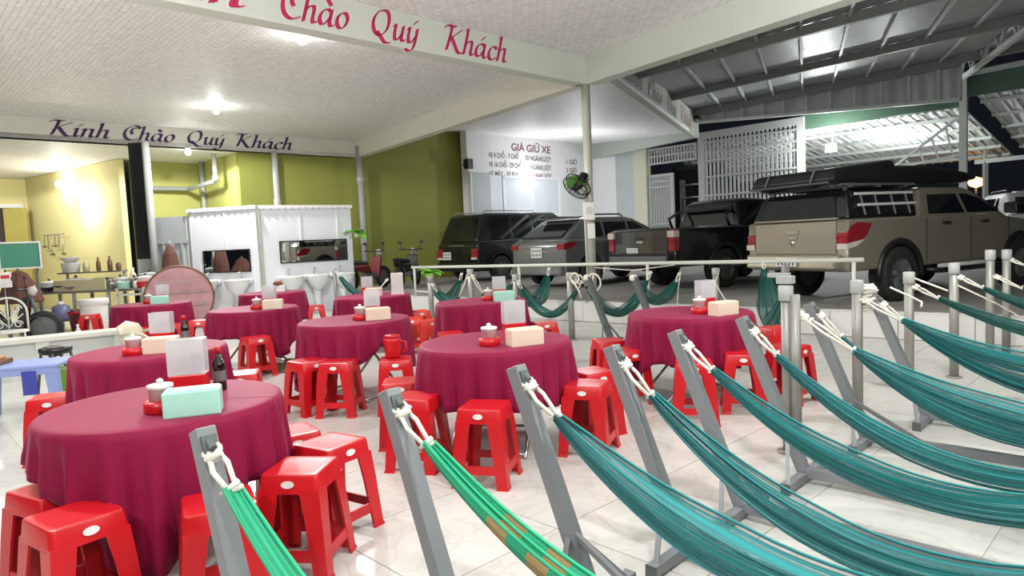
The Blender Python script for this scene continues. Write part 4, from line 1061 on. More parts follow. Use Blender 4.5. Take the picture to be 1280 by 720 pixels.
MB().box((0, 0, .03), (.10, .07, .05), rz=stand_rz).build('clamp', PVC, t, bevel=.005); MB().box((-.03, .03, .06), (.14, .03, .03), rz=stand_rz).build('arm', PVC, t)
def eh(i, z): return Vector((POSTS[i][0], POSTS[i][1], z))
e1v = E1
G2 = 'hammocks on the upright galvanised posts'
hammock('teal hammock tied high on the doubled galvanised post', eh(0, .93) + Vector((.05, .0, 0)), eh(0, .9) + E1 * 3.0, .55, .12, NET_TEAL, G2, 21, rope=.36)
hammock('slim teal hammock tied to the post below the rail end', eh(1, .92), eh(1, .9) + E1 * 2.9, .46, .11, NET_TEAL, G2, 22, rope=.30)
hammock('dark teal hammock tied to the post before the pickup rear wheel', eh(2, .93), eh(2, .88) + E1 * 3.0, .44, .12, NET_DARK, G2, 23, rope=.22)
hammock('dark teal hammock tied to the post before the pickup door', eh(3, .96), eh(3, .9) + E1 * 3.0, .44, .13, NET_DARK, G2, 24, rope=.22)
hammock('dark teal hammock on the tall post before the pickup front wheel', eh(4, .90), eh(4, .9) + E1 * 3.0, .46, .13, NET_DARK, G2, 25, rope=.26)
hammock('dark teal hammock at the right edge of the car park step', eh(5, 1.03), eh(5, .95) + E1 * 2.4, .30, .14, NET_DARK, G2, 26, rope=.16)

# ------------------------------------------------------------------ white rail on the platform edge, rear hammocks
RL0 = Vector((-2.13, 14.53, 0)); RL1 = Vector((4.50, 8.61, 0)); RLD = (RL1 - RL0).normalized(); RLL = (RL1 - RL0).length
rail = thing('pipe_railing', 'white pipe railing along the car park edge', 'railing', (RL0.x, RL0.y, PLAT))
MB().tube([(0, 0, .63), tuple(RLD * RLL + Vector((0, 0, .67)))], .030, 10).build('top_rail', PIPEW, rail, True)
for s in (.08, 3.05, 5.75, RLL - .12):
    p = RLD * s; MB().tube([p + Vector((0, 0, 0)), p + Vector((0, 0, .64))], .026, 10).build('leg', PIPEW, rail, True)
MB().tube([RLD * .08 + Vector((0, 0, .12)), RLD * .8 + Vector((0, 0, .10))], .02, 8).build('lower_rail', PIPEW, rail, True)
for s in (4.98, 7.9): MB().box(RLD * s + Vector((0, 0, .56)), (.12, .05, .10), rz=rz).build('clamp', PVC, rail, bevel=.01)
G3 = 'upright posts in front of the car park step'
RP = [(.82, 9.52, .96, 'pale post with hanging rope rings, right of the far middle table'), (.06, 10.30, .93, 'pale post behind the mint tissue box of the far middle table'),
      (-.67, 11.0, 1.01, 'thick pale post beneath the railing left of the silver car'), (-1.40, 11.6, .90, 'pale post with a bright green plant on top'), (-3.49, 13.37, 1.06, 'thin pale post in front of the basins')]
for x, y, h, lb in RP: gal_post((x, y, 0), h, False, lb, .045 if x > -3 else .035, G3)
gal_post((2.94, 9.72, 0), .92, False, 'pale post under the railing behind the clear utensil holder', .045, G3)
leaf_plant('potted_plant', 'bright green leafy plant on top of a pale post', (-1.40, 11.6, .94), 10, .26, 11)
G4 = 'dark green hammocks hung by the car park step'
DZ = Vector((0, 0, 0))
hammock('dark green hammock beside the post with the bright plant', (-1.40, 11.58, .84), (-.98, 13.4, .84), .46, .14, NET_DARK, G4, 31, rope=.14, fan=.8)
hammock('dark green hammock between the plant post and the thick pale post', (-1.36, 11.56, .78), (-.69, 11.02, .95), .42, .12, NET_DARK, G4, 32, rope=.10, rope2=.25)
hammock('dark green hammock from the thick pale post to the post behind the mint box', (-.65, 10.96, .93), (.04, 10.32, .86), .38, .12, NET_DARK, G4, 33, rope=.24, rope2=.05)
hammock('dark green hammock rising to the railing in front of the silver car', (.09, 10.26, .84), (.68, 12.0, .93), .50, .14, NET_DARK, G4, 34, rope=.06, rope2=.12)
hammock('dark green hammock slung low from the mint box post to the rope ring post', (.10, 10.25, .80), (.98, 9.38, .84), .48, .10, NET_DARK, G4, 35, rope=.06, rope2=.06)
hammock('dark green hammock starting at the rope ring post, low loop', (1.00, 9.42, .84), (2.19, 10.6, .86), .56, .12, NET_DARK, G4, 36, rope=.06, rope2=.10)
hammock('dark green hammock with white cord behind the right hand table', (1.62, 8.84, .86), (2.56, 10.25, .84), .36, .12, NET_DARK, G4, 37, rope=.08, rope2=.16)
hammock('dark green hammock hanging from the railing behind the right hand table, deep loop', (3.52, 9.42, .97), (3.0, 7.35, .80), .62, .17, NET_DARK, G4, 38, rope=.06, rope2=.05)
hammock('thin dark hammock in front of the basins', (-3.46, 13.34, 1.0), (-2.3, 12.6, .84), .42, .07, NET_DARK, G4, 39, rope=.10, rope2=.32)
# two more leaning stands whose tops show by the rope ring post
for (x, y, a, lb) in ((1.05, 9.31, .0, 'dark leaning hammock stand below the rope rings'), (1.60, 8.82, .0, 'dark leaning hammock stand with white cap behind the right hand table')):
    t = thing('rear_hammock_stand', lb, 'hammock stand', (x, y, 0), stand_rz)
    d = Vector((-.36, 0, .86)).normalized()
    MB().bar((.36, 0, .05), (0, 0, .90), .07, .07, up=(0, 1, 0)).build('leaning_post', STEELD, t, bevel=.004)
    MB().bar((.36, -.24, .03), (.36, .24, .03), .055, .055).build('cross_foot', STEELD, t)
    for s in (-1, 1): MB().bar((.36, s * .2, .05), Vector((.36, 0, .06)) + d * .3, .02).build('brace', STEELD, t)
    MB().lathe([(.04, -.05), (.052, -.04), (.052, .01), (.03, .03), (0, .032)], 12, (-.01, 0, .90)).build('rope_cap', ROPE, t, True)
t = thing('rope_rings', 'coiled white rope rings hanging from the pale post', 'rope', (.84, 9.47, .86))
for k, (dx, dz, r) in enumerate(((.04, .02, .07), (.10, .0, .06), (.30, -.05, .12))):
    MB().tube([(dx + r * math.cos(a * PI / 10) * .75, -.05 - r * math.cos(a * PI / 10) * .6, dz + r * math.sin(a * PI / 10)) for a in range(21)], .014, 6).build('ring', ROPE, t, True)
for k, (x0, z0, x1, z1) in enumerate(((.0, .0, .12, -.26), (.16, .02, .26, -.22), (.30, .05, .22, -.16))): MB().tube([(x0, -.06, z0), ((x0 + x1) / 2 + .02, -.07, (z0 + z1) / 2), (x1, -.06, z1)], .016, 6).build('rope_tail', ROPE, t, True)
CORDS = [('loose white cord by the grey prop behind the right hand table', [(2.56, 10.2, .86), (2.45, 9.95, .62), (2.35, 9.7, .20), (2.33, 9.65, .02)]),
         ('white cord sagging under the railing', [(1.40, 11.30, .93), (1.95, 10.8, .88), (2.5, 10.33, .96)]),
         ('white cord hanging beside the menu holder on the right hand table', [(2.98, 9.66, .90), (2.86, 9.5, .72), (2.96, 9.4, .50), (3.06, 9.3, .36)]),
         ('loose white cords between the galvanised posts at right', [(3.42, 5.75, .98), (3.48, 5.6, .93), (3.56, 5.5, .88)]),
         ('white cord crossing from the post before the pickup door', [(4.06, 6.14, .86), (4.30, 5.98, .70), (4.52, 5.78, .50)]),
         ('white cord end standing out beside the eighth stand', [(2.86, 5.10, .97), (2.97, 5.02, .90), (3.03, 4.98, .86), (3.00, 4.94, .83)])]
for lb, pts in CORDS: tag(MB().tube(pts, .008, 6).build('loose_cord', ROPE, None, True), lb, 'rope')

# ------------------------------------------------------------------ vehicles
def wheel(parent, x, y, r, w):
    o = MB(); s = 1 if y > 0 else -1
    B = (Vector((1, 0, 0)), Vector((0, 0, 1)), Vector((0, 1, 0)))
    o.lathe([(r * .60, -w / 2), (r * .92, -w / 2), (r, -w * .36), (r, w * .36), (r * .92, w / 2), (r * .60, w / 2)], 28, (x, y, r), B, False)
    t = o.build('tyre', RUBBER, parent, True); smooth_angle(t, 35)
    m = MB(); m.lathe([(0, s * w * .30), (r * .14, s * w * .32), (r * .2, s * w * .22), (r * .56, s * w * .30), (r * .62, s * w * .44), (r * .62, -s * w * .4), (0, -s * w * .4)], 20, (x, y, r), B)
    for k in range(6):
        a = k * PI / 3; m.bar((x + r * .1 * math.cos(a), y + s * w * .32, r + r * .1 * math.sin(a)), (x + r * .58 * math.cos(a), y + s * w * .38, r + r * .58 * math.sin(a)), .06, .03)
    m.build('rim', STEELD, t)
def arch_profile(pts_top, L, sill, wheels, r, x0=0.0):
    """closed side outline: along the bottom with wheel arches, then back over the top points (front to rear)"""
    out = [(x0, sill + .06), (x0 + .03, sill)]
    for wx in wheels:
        a = math.asin(min(.99, max(-.99, (sill - r * .98) / (r * 1.16))))
        out += list(reversed(arc(wx, r * .98, r * 1.16, a, PI - a, 12)))
    out += [(L - .05, sill), (L, sill + .08)] + pts_top
    return out
def side_panel(mb, poly, y, th):
    mb.extrude(poly, y, y + th, lambda x, yy, z: (x, yy, z)); return mb
def cabin_frame(pts, hw0, hw1):
    """greenhouse loft: pts = (x, z) polygon; half width narrows from hw0 at the belt to hw1 at the top"""
    z0 = min(p[1] for p in pts); z1 = max(p[1] for p in pts)
    f = lambda z: hw0 + (hw1 - hw0) * (z - z0) / (z1 - z0)
    mb = MB(); n = len(pts)
    mb.v += [Vector((x, f(z), z)) for x, z in pts] + [Vector((x, -f(z), z)) for x, z in pts]
    mb.face(list(range(n))); mb.face([n + i for i in reversed(range(n))])
    for i in range(n): j = (i + 1) % n; mb.face((j, i, n + i, n + j))
    return mb, f
def glass_panel(mb, pts, f, side, off=.006):
    n = len(mb.v); k = len(pts)
    mb.v += [Vector((x, side * (f(z) + off), z)) for x, z in pts] + [Vector((x, side * (f(z) - .02), z)) for x, z in pts]
    mb.face([n + i for i in range(k)]); mb.face([n + k + i for i in reversed(range(k))])
    for i in range(k): j = (i + 1) % k; mb.face((n + j, n + i, n + k + i, n + k + j))
    return mb
def place_car(name, label, R, deg, w, z=PLAT):
    h = Vector((math.sin(R_(deg)), math.cos(R_(deg)), 0)); left = Vector((-h.y, h.x, 0)); c = Vector((*R, 0)) + left * (w / 2)
    return thing(name, label, 'car', (c.x, c.y, z), math.atan2(h.y, h.x))
def lamp_shape(mb, pts, y, th):
    return side_panel(mb, pts, y, th)
def plate(parent, x, z, txtm=True, y=0, w=.34, h=.18):
    p = MB().box((x - .012, y, z), (.012, w, h)).build('number_plate', PLATE, parent)
    m = MB()
    for r_ in (0, 1):
        for k in range(5): m.box((x - .020, y - w * .36 + k * w * .18, z + h * (.2 - .42 * r_)), (.004, w * .09, h * .26))
    tag(m.build('plate_marks', PLATED, p), kind='stuff')
def mirror_parts(t, x, hw, z, m):
    for s in (-1, 1):
        a = MB().box((x, s * (hw + .13), z), (.12, .2, .17)).build('door_mirror', m, t, bevel=.03); MB().box((x - .062, s * (hw + .13), z), (.006, .17, .13)).build('mirror_glass', NIGHTGLASS, a)

def pickup(name, label, R, deg, w, paint, gate_m, gold=True):
    t = place_car(name, label, R, deg, w); hw = w / 2; L = 5.0; r = .39; belt = 1.20; wx = (1.10 if gold else 1.42, 4.15)
    top = [(L, .86), (L - .06, .98), (L - .35, 1.06), (3.55, belt - .02), (1.75, belt + .01), (0.02, belt), (0, belt - .03)]
    prof = arch_profile(top, L, .48, wx, r * 1.05)
    b = MB(); b.extrude(prof, -hw, hw, lambda x, y, z: (x, y, z)); ob = b.build('body', paint, t, bevel=.045, seg=3); smooth_angle(ob, 40)
    # swollen wheel arch lips
    for wxx in wx:
        for s in (-1, 1):
            a = arc(wxx, r * 1.02, r * 1.20, R_(-8), R_(188), 16); lip = MB()
            lip.tube([(x, s * (hw + .005), z) for x, z in a], .045, 8); lip.build('wheel_arch_trim', BLACK, t, True)
    if gold:
        cab = [(1.62, belt - .02), (1.86, 1.60), (2.05, 1.64), (3.02, 1.63), (3.22, 1.57), (3.95, belt - .06)]
    else:
        cab = [(1.98, belt - .02), (2.12, 1.72), (2.3, 1.78), (3.15, 1.76), (3.35, 1.70), (4.05, belt - .06)]
    mb, f = cabin_frame(cab, hw - .05, hw - .24); oc = mb.build('cab', paint, t, bevel=.05, seg=3); smooth_angle(oc, 40)
    zt = cab[1][1] - .08; zb = belt + .03
    x0 = cab[0][0] + .26; xm = (cab[0][0] + cab[-1][0]) / 2 + .0; x1 = cab[-1][0] - .22
    for s in (-1, 1):
        for pts in (((x0 + .02, zb), (x0 + .14, zt), (xm - .05, zt + .01), (xm + .0, zb)), ((xm + .08, zb), (xm + .03, zt + .01), (cab[3][0] - .0, zt), (cab[4][0] + .08, zt - .06), (x1, zb))):
            glass_panel(MB(), pts, f, s).build('side_window', NIGHTGLASS, t)
    bwz = cab[1][1]
    rear = [(cab[0][0] + .045, -(f(zb) - .12), zb + .02), (cab[0][0] + .045, f(zb) - .12, zb + .02), (cab[1][0] - .03, f(zt) - .12, zt), (cab[1][0] - .03, -(f(zt) - .12), zt)]
    MB().hexa([Vector(p) + Vector((-.03, 0, 0)) for p in rear], [Vector(p) + Vector((.03, 0, .0)) for p in rear]).build('rear_window', NIGHTGLASS, t)
    ws = [(cab[5][0] - .12, f(belt) - .1, belt + .02), (cab[5][0] - .12, -(f(belt) - .1), belt + .02), (cab[4][0] + .06, -(f(1.55) - .1), cab[4][1] - .03), (cab[4][0] + .06, f(1.55) - .1, cab[4][1] - .03)]
    MB().hexa([Vector(p) for p in ws], [Vector(p) + Vector((.05, 0, .05)) for p in ws]).build('windscreen', NIGHTGLASS, t)
    # tailgate, lamps, bumper
    gt = MB().box((-.012, 0, .95), (.03, w - .34, .46)).build('tailgate', gate_m, t, bevel=.02)
    MB().box((-.035, 0, 1.04), (.02, .22, .06)).build('tailgate_handle', CHROME if gold else BLACK, gt, bevel=.008)
    MB().box((-.035, 0, .96), (.015, .17, .05)).build('emblem', CHROME, gt, bevel=.008)
    if gold: MB().lathe([(.045, 0), (.04, .008), (0, .01)], 14, (-.028, 0, .885), (Vector((0, 1, 0)), Vector((0, 0, 1)), Vector((-1, 0, 0)))).build('emblem_disc', CHROME, gt, True)
    MB().box((.0, 0, 1.215), (.06, w - .3, .03)).build('tailgate_lip', paint if gold else BLACK, t, bevel=.01)
    bp = MB(); bp.hexa([(-.16, -hw + .1, .52), (.22, -hw + .02, .52), (.22, hw - .02, .52), (-.16, hw - .1, .52)], [(-.13, -hw + .08, .72), (.22, -hw + .0, .72), (.22, hw - .0, .72), (-.13, hw - .08, .72)])
    bp.build('rear_bumper', paint if gold else BLACK, t, bevel=.03); plate(t, -.165, .62, w=.36, h=.12) if gold else plate(t, -.03, .80, y=.2, w=.30, h=.10)
    for s in (-1, 1):
        if gold:
            pts = [(-.02, .80), (-.02, .98), (.04, 1.10), (.20, 1.16), (.52, 1.14), (.40, .96), (.20, .84)]
            tl = MB().extrude(pts, s * (hw + .006), s * (hw - .17), lambda x, y, z: (x, y, z)).build('tail_lamp', TAILR, t, bevel=.02)
            q = [(-.028, .79), (-.028, .87), (.34, .92), (.19, .83)]
            MB().extrude(q, s * (hw + .010), s * (hw - .15), lambda x, y, z: (x, y, z)).build('reverse_lens', TAILC, tl)
        else:
            tl = MB().box((.03, s * (hw - .07), .98), (.13, .17, .40)).build('tail_lamp', TAILR, t, bevel=.02); MB().box((.025, s * (hw - .07), 1.10), (.14, .172, .12)).build('reverse_lens', TAILC, tl)
    for s in (-1, 1): MB().box((L - .10, s * (hw - .2), .95), (.2, .34, .18)).build('headlamp', TAILC, t, bevel=.03)
    for s in (-1, 1):
        for x in (x0 + .30, xm + .38): MB().box((x, s * (hw + .018), 1.09), (.18, .03, .035)).build('door_handle', BLACK, t, bevel=.008)
        for x in (1.72 if gold else 2.05, xm + .03, x1 + .10): MB().box((x, s * (hw + .001), .86), (.012, .006, .62)).build('door_seam', BLACK, t)
        MB().tube([(1.7, s * (hw - .0), .42), (1.85, s * (hw + .10), .40), (3.35, s * (hw + .10), .40), (3.5, s * hw, .42)], .04, 8).build('side_step', BLACK, t, True)
    mirror_parts(t, x1 - .02, hw - .02, 1.28, BLACK)
    for x in wx:
        for s in (-1, 1): wheel(t, x, s * (hw - .10), r, .27)
    MB().box((2.5, 0, .55), (4.2, w - .7, .2)).build('chassis', BLACK, t)
    return t, hw, f
gold, ghw, gf = pickup('pickup_truck', 'gold pickup truck with black canopy and roof tent', (4.55, 9.12), 63.5, 1.76, GOLD, GOLD, True)
can = [(.06, 1.205), (.16, 1.55), (.26, 1.60), (1.62, 1.62), (1.66, 1.60), (1.56, 1.205)]
mb, cf = cabin_frame(can, ghw - .03, ghw - .17); oc = mb.build('canopy', BLKP, gold, bevel=.04, seg=3)
for s in (-1, 1):
    glass_panel(MB(), ((.28, 1.25), (.34, 1.54), (1.52, 1.55), (1.44, 1.25)), cf, s).build('canopy_window', NIGHTGLASS, oc)
    for z in (1.39, 1.545):
        MB().bar((.30, s * (cf(z) + .03), z), (1.56, s * (cf(z) + .03), z + .01), .018, .035).build('window_guard', TRUSSM, oc)
    for x in (.40, .70, 1.05, 1.38): MB().bar((x, s * (cf(1.25) + .02), 1.25), (x + .03, s * (cf(1.56) + .02), 1.56), .015).build('guard_bar', STEELG, oc)
hb = [(.075, -.66, 1.24), (.075, .66, 1.24), (.155, .58, 1.53), (.155, -.58, 1.53)]
MB().hexa([Vector(p) + Vector((-.02, 0, 0)) for p in hb], [Vector(p) + Vector((.02, 0, .01)) for p in hb]).build('rear_hatch_glass', NIGHTGLASS, oc)
rk = MB()
for x in (.3, .9, 1.5): rk.bar((x, -.72, 1.655), (x, .72, 1.655), .05, .03)
for s in (-.7, .7): rk.bar((.1, s, 1.68), (1.7, s, 1.68), .04, .03)
for x in (.3, 1.5):
    for s in (-.62, .62): rk.bar((x, s, 1.58), (x, s, 1.66), .04)
rk.build('roof_rack', STEELD, oc)
GM = gold.matrix_basis if hasattr(gold, 'matrix_basis') else None
def gw(x, y, z):
    a = gold.rotation_euler.z; return (gold.location.x + math.cos(a) * x - math.sin(a) * y, gold.location.y + math.sin(a) * x + math.cos(a) * y, gold.location.z + z)
tent = thing('roof_tent', 'folded black roof tent on the gold pickup canopy', 'roof tent', gw(0, 0, 1.70), gold.rotation_euler.z)
o = MB().hexa([(-.12, -.74, .02), (1.35, -.74, .02), (1.35, .74, .02), (-.12, .74, .02)], [(-.02, -.70, .20), (1.32, -.66, .34), (1.32, .68, .33), (-.02, .70, .20)]).build('cover', TENT, tent, bevel=.06, seg=3)
MB().box((.62, 0, .01), (1.5, 1.4, .03)).build('base_board', BLACK, tent)
for y in (-.4, .4): MB().bar((-.13, y, .03), (-.04, y, .21), .03, .012).build('strap', STEELD, tent)
aw = thing('awning_bag', 'long black awning bag on the gold pickup cab roof', 'bag', gw(1.40, -.40, 1.69), gold.rotation_euler.z)
MB().tube([(0, 0, .13), (.1, 0, .14), (.9, 0, .15), (1.6, 0, .13), (2.0, 0, .12), (2.3, -.02, .12)], [.13, .15, .15, .12, .09, .04], 12).build('bag', TENT, aw, True)
for x in (.5, 1.2): MB().bar((x, 0, -.02), (x, 0, .06), .05).build('bracket', BLACK, aw)
MB().tube([(-.1, .5, .12), (.8, .5, .13), (1.4, .5, .10)], [.10, .12, .08], 10).build('bag', TENT, aw, True)

bp_, bhw, bf = pickup('pickup_truck', 'black pickup truck with dull tailgate left of the gold one', (3.05, 12.5), 55.5, 1.75, BLKP, BRNP, False)
MB().tube([(1.75, -bhw + .12, 1.20), (1.62, -bhw + .14, 1.42), (1.9, -bhw + .2, 1.56), (1.9, bhw - .2, 1.56), (1.62, bhw - .14, 1.42), (1.75, bhw - .12, 1.20)], .035, 8).build('sport_bar', BLACK, bp_, True)

def wagon(name, label, R, deg, w, L, H, belt, paint, boxy, plate_y=0.0, lamps='wide'):
    t = place_car(name, label, R, deg, w); hw = w / 2; r = .35; wx = (.85, L - .9)
    top = [(L, .62), (L - .08, .78), (L - .9, belt - .06), (L - 1.25, belt), (.10, belt), (0, belt - .10)]
    b = MB().extrude(arch_profile(top, L, .30, wx, r), -hw, hw, lambda x, y, z: (x, y, z)).build('body', paint, t, bevel=.06, seg=3); smooth_angle(b, 40)
    rr = .34 if boxy else .78
    rf = 1.75 if boxy else 2.35
    cab = [(.04, belt - .03), (rr, H - .05), (rr + .2, H), (L - rf, H), (L - rf + .2, H - .05), (L - 1.15, belt - .05)]
    mb, f = cabin_frame(cab, hw - .05, hw - .22); oc = mb.build('cabin', paint, t, bevel=.06, seg=3); smooth_angle(oc, 40)
    zb, zt = belt + .03, H - .12
    xs = [rr + (.16 if boxy else .30), 1.35, 2.2, L - 2.2]
    for s in (-1, 1):
        for a, c in zip(xs[:-1], xs[1:]):
            d = .0
            pts = [(a + .04 - (.12 if a == xs[0] and not boxy else 0), zb), (a + .06, zt), (c - .04, zt), (c - .04, zb)] if c != xs[-1] else [(a + .04, zb), (a + .04, zt), (c + .05, zt), (L - 1.42, zb)]
            glass_panel(MB(), pts, f, s).build('side_window', NIGHTGLASS, t)
        MB().tube([(rr + .1, s * (f(H) - .06), H + .01), (rr + .2, s * (f(H) - .06), H + .06), (L - 2.5, s * (f(H) - .06), H + .06), (L - 2.4, s * (f(H) - .06), H + .01)], .018, 8).build('roof_rail', CHROME if boxy else BLACK, t, True)
        for x in (1.65, 2.55): MB().box((x, s * (hw + .016), belt - .12), (.18, .03, .035)).build('door_handle', paint, t, bevel=.008)
        for x in (1.32, 2.22, L - 1.35): MB().box((x, s * (hw + .001), .68), (.01, .006, .6)).build('door_seam', BLACK, t)
        MB().box((L - .18, s * (hw - .25), .68), (.3, .4, .14)).build('headlamp', TAILC, t, bevel=.03)
    e0 = (.04 + (rr - .04) * .12, belt + .06); e1_ = (.04 + (rr - .04) * .86, H - .13)
    rw = [(e0[0], -(hw - .22), e0[1]), (e0[0], hw - .22, e0[1]), (e1_[0], hw - .36, e1_[1]), (e1_[0], -(hw - .36), e1_[1])]
    nn = Vector((-(H - belt), 0, rr)).normalized()
    MB().hexa([Vector(p) - nn * .03 for p in rw], [Vector(p) + nn * .012 for p in rw]).build('rear_window', NIGHTGLASS, t)
    wsn = [(L - 1.2, hw - .16, belt + .0), (L - 1.2, -(hw - .16), belt + .0), (L - 2.12, -(hw - .3), H - .08), (L - 2.12, hw - .3, H - .08)]
    MB().hexa([Vector(p) for p in wsn], [Vector(p) + Vector((.05, 0, .04)) for p in wsn]).build('windscreen', NIGHTGLASS, t)
    if not boxy:
        MB().hexa([(rr - .22, -(hw - .34), H - .02), (rr + .1, -(hw - .34), H - .01), (rr + .1, hw - .34, H - .01), (rr - .22, hw - .34, H - .02)], [(rr - .24, -(hw - .36), H + .015), (rr + .1, -(hw - .36), H + .02), (rr + .1, hw - .36, H + .02), (rr - .24, hw - .36, H + .015)]).build('roof_spoiler', paint, t, bevel=.01)
    for s in (-1, 1):
        if lamps == 'box':
            tl = MB().box((.02, s * (hw - .14), .80), (.12, .26, .26)).build('tail_lamp', TAILR, t, bevel=.02); MB().box((.012, s * (hw - .16), .66), (.11, .24, .07)).build('reverse_lens', TAILC, t, bevel=.01)
        else:
            pts = [(-.015, belt - .22), (-.015, belt - .10), (.10, belt - .06), (.42, belt - .05), (.34, belt - .14), (.14, belt - .22)]
            MB().extrude(pts, s * (hw + .006), s * (hw - .24), lambda x, y, z: (x, y, z)).build('tail_lamp', TAILR, t, bevel=.015)
    MB().hexa([(-.10, -hw + .06, .30), (.3, -hw - .005, .30), (.3, hw + .005, .30), (-.10, hw - .06, .30)], [(-.08, -hw + .05, .55), (.3, -hw - .005, .55), (.3, hw + .005, .55), (-.08, hw - .05, .55)]).build('rear_bumper', paint, t, bevel=.04)
    plate(t, -.012, .74 if boxy else .80, y=plate_y, w=.36, h=.22)
    MB().box((-.01, 0, belt - .12 if boxy else belt - .26), (.02, .7, .035)).build('tailgate_trim', CHROME, t, bevel=.008)
    mirror_parts(t, L - 1.5, hw - .05, belt + .05, paint)
    for x in wx:
        for s in (-1, 1): wheel(t, x, s * (hw - .10), r, .23)
    MB().box((L / 2, 0, .34), (L - 1.2, w - .6, .14)).build('chassis', BLACK, t)
    return t
wagon('suv', 'boxy black off road wagon nearest the olive wall', (-.87, 18.3), 48, 1.85, 4.9, 1.90, 1.14, BLKP, True, .45, 'box')
wagon('suv', 'grey metallic crossover between the black wagon and the corner post', (1.17, 14.6), 51, 1.80, 4.6, 1.56, 1.08, SILV, False)
wagon('car', 'white car at the far right behind the gold pickup', (13.3, 15.2), 20, 1.80, 4.6, 1.72, 1.15, WHTP, False)
wagon('car', 'distant pale roofed car left of the white one', (14.6, 21.5), 35, 1.80, 4.5, 1.78, 1.2, SILV, False)

def motorbike(label, loc, rz, m):
    t = thing('motorbike', label, 'motorbike', loc, rz)
    B = (Vector((1, 0, 0)), Vector((0, 0, 1)), Vector((0, 1, 0)))
    for x in (-.62, .62):
        w = MB().lathe([(.22, -.05), (.28, -.045), (.30, 0), (.28, .045), (.22, .05)], 22, (x, 0, .30), B, False)
        w = w.build('wheel', RUBBER, t, True); MB().lathe([(0, -.03), (.05, -.04), (.21, -.01), (.22, 0), (.21, .01), (.05, .04), (0, .03)], 16, (x, 0, .30), B).build('rim', STEELD, w, True)
    MB().hexa([(-.7, -.11, .55), (.1, -.12, .42), (.1, .12, .42), (-.7, .11, .55)], [(-.86, -.08, .72), (.0, -.11, .66), (.0, .11, .66), (-.86, .08, .72)]).build('body', m, t, bevel=.04)
    MB().hexa([(-.75, -.12, .70), (.0, -.10, .66), (.0, .10, .66), (-.75, .12, .70)], [(-.78, -.10, .80), (-.02, -.09, .74), (-.02, .09, .74), (-.78, .10, .80)]).build('seat', BLACK, t, bevel=.03)
    MB().hexa([(.25, -.16, .30), (.36, -.14, .30), (.36, .14, .30), (.25, .16, .30)], [(.36, -.17, .85), (.48, -.12, .85), (.48, .12, .85), (.36, .17, .85)]).build('leg_shield', m, t, bevel=.03)
    MB().tube([(.62, 0, .30), (.50, 0, .70), (.42, 0, .98)], .03, 8).build('fork', STEELD, t, True)
    MB().tube([(.30, -.33, 1.0), (.38, -.18, .99), (.42, 0, .98), (.38, .18, .99), (.30, .33, 1.0)], .018, 8).build('handlebar', BLACK, t, True)
    MB().lathe([(0, -.08), (.08, -.04), (.09, .04), (0, .08)], 12, (.50, 0, .95), (Vector((0, 1, 0)), Vector((0, 0, 1)), Vector((1, 0, 0)))).build('headlamp', TAILC, t, True)
    for s in (-1, 1): MB().tube([(.34, s * .25, 1.0), (.32, s * .3, 1.16)], .008, 6).build('mirror_stalk', BLACK, t, True); MB().box((.32, s * .31, 1.19), (.02, .11, .07)).build('mirror', BLACK, t, bevel=.01)
    MB().box((.1, 0, .36), (.5, .2, .14)).build('engine', STEELD, t, bevel=.03)
    return t
motorbike('dark motorbike by the olive wall, nearer the black wagon', (-2.75, 18.0, PLAT), R_(78), BLKP)
motorbike('dark motorbike by the olive wall, farther left', (-3.75, 17.6, PLAT), R_(60), MAROON)
motorbike('dark motorbike behind the white wire chair', (-8.75, 11.5, 0), R_(20), BLKP)

# ------------------------------------------------------------------ kitchen corner at the left
bench = thing('low_bench', 'long low white bench wall at the left', 'bench', (-6.45, 8.12, 0), math.atan2(.73, 1.12))
MB().box((.78, 0, .49), (1.66, .36, .06)).build('seat_slab', mat('white_bench', (.66, .66, .60), .45, noise=.06, nscale=3), bench, bevel=.01)
MB().box((.78, .02, .23), (1.58, .26, .46)).build('base', mat('white_bench_front', (.58, .60, .58), .5, noise=.08, nscale=4), bench)
for x in (.10, .62, 1.46): MB().box((x, -.13, .23), (.14, .05, .46)).build('pilaster', RISER, bench)
# white wire chair with scrolls
ch = thing('wire_chair', 'white wire chair with scrolled arched back', 'chair', (-7.75, 10.35, 0), R_(38))
arch_ = [(-.24, 0, .42)] + [(.24 * -math.cos(a * PI / 12), 0, .68 + .24 * math.sin(a * PI / 12)) for a in range(13)] + [(.24, 0, .42)]
MB().tube(arch_, .016, 8).build('back_frame', WMETAL, ch, True)
MB().tube([(0, 0, .42), (0, 0, .92)], .011, 6).build('back_stem', WMETAL, ch, True)
for s in (-1, 1):
    for z0, k in ((.46, 1.0), (.58, .85)): MB().tube([(0, 0, z0), (s * .10 * k, 0, z0 + .12), (s * .19 * k, 0, z0 + .20)], .009, 6).build('back_rib', WMETAL, ch, True)
    for cx, cz, r in ((.11, .74, .07), (.12, .50, .06)):
        MB().tube([(s * (cx + r * (1 - a / 16 * .7) * math.cos(a * .55)), 0, cz + r * (1 - a / 16 * .7) * math.sin(a * .55)) for a in range(16)], .009, 6).build('back_scroll', WMETAL, ch, True)
MB().lathe([(.24, .40), (.25, .41), (.24, .43), (0, .435)], 24, (0, -.22, 0)).build('seat', WMETAL, ch, True)
for x, y in ((-.18, -.04), (.18, -.04), (-.17, -.40), (.17, -.40)): MB().tube([(x, y, .41), (x * 1.2, y * 1.1 - .0, 0)], .013, 6).build('leg', WMETAL, ch, True)
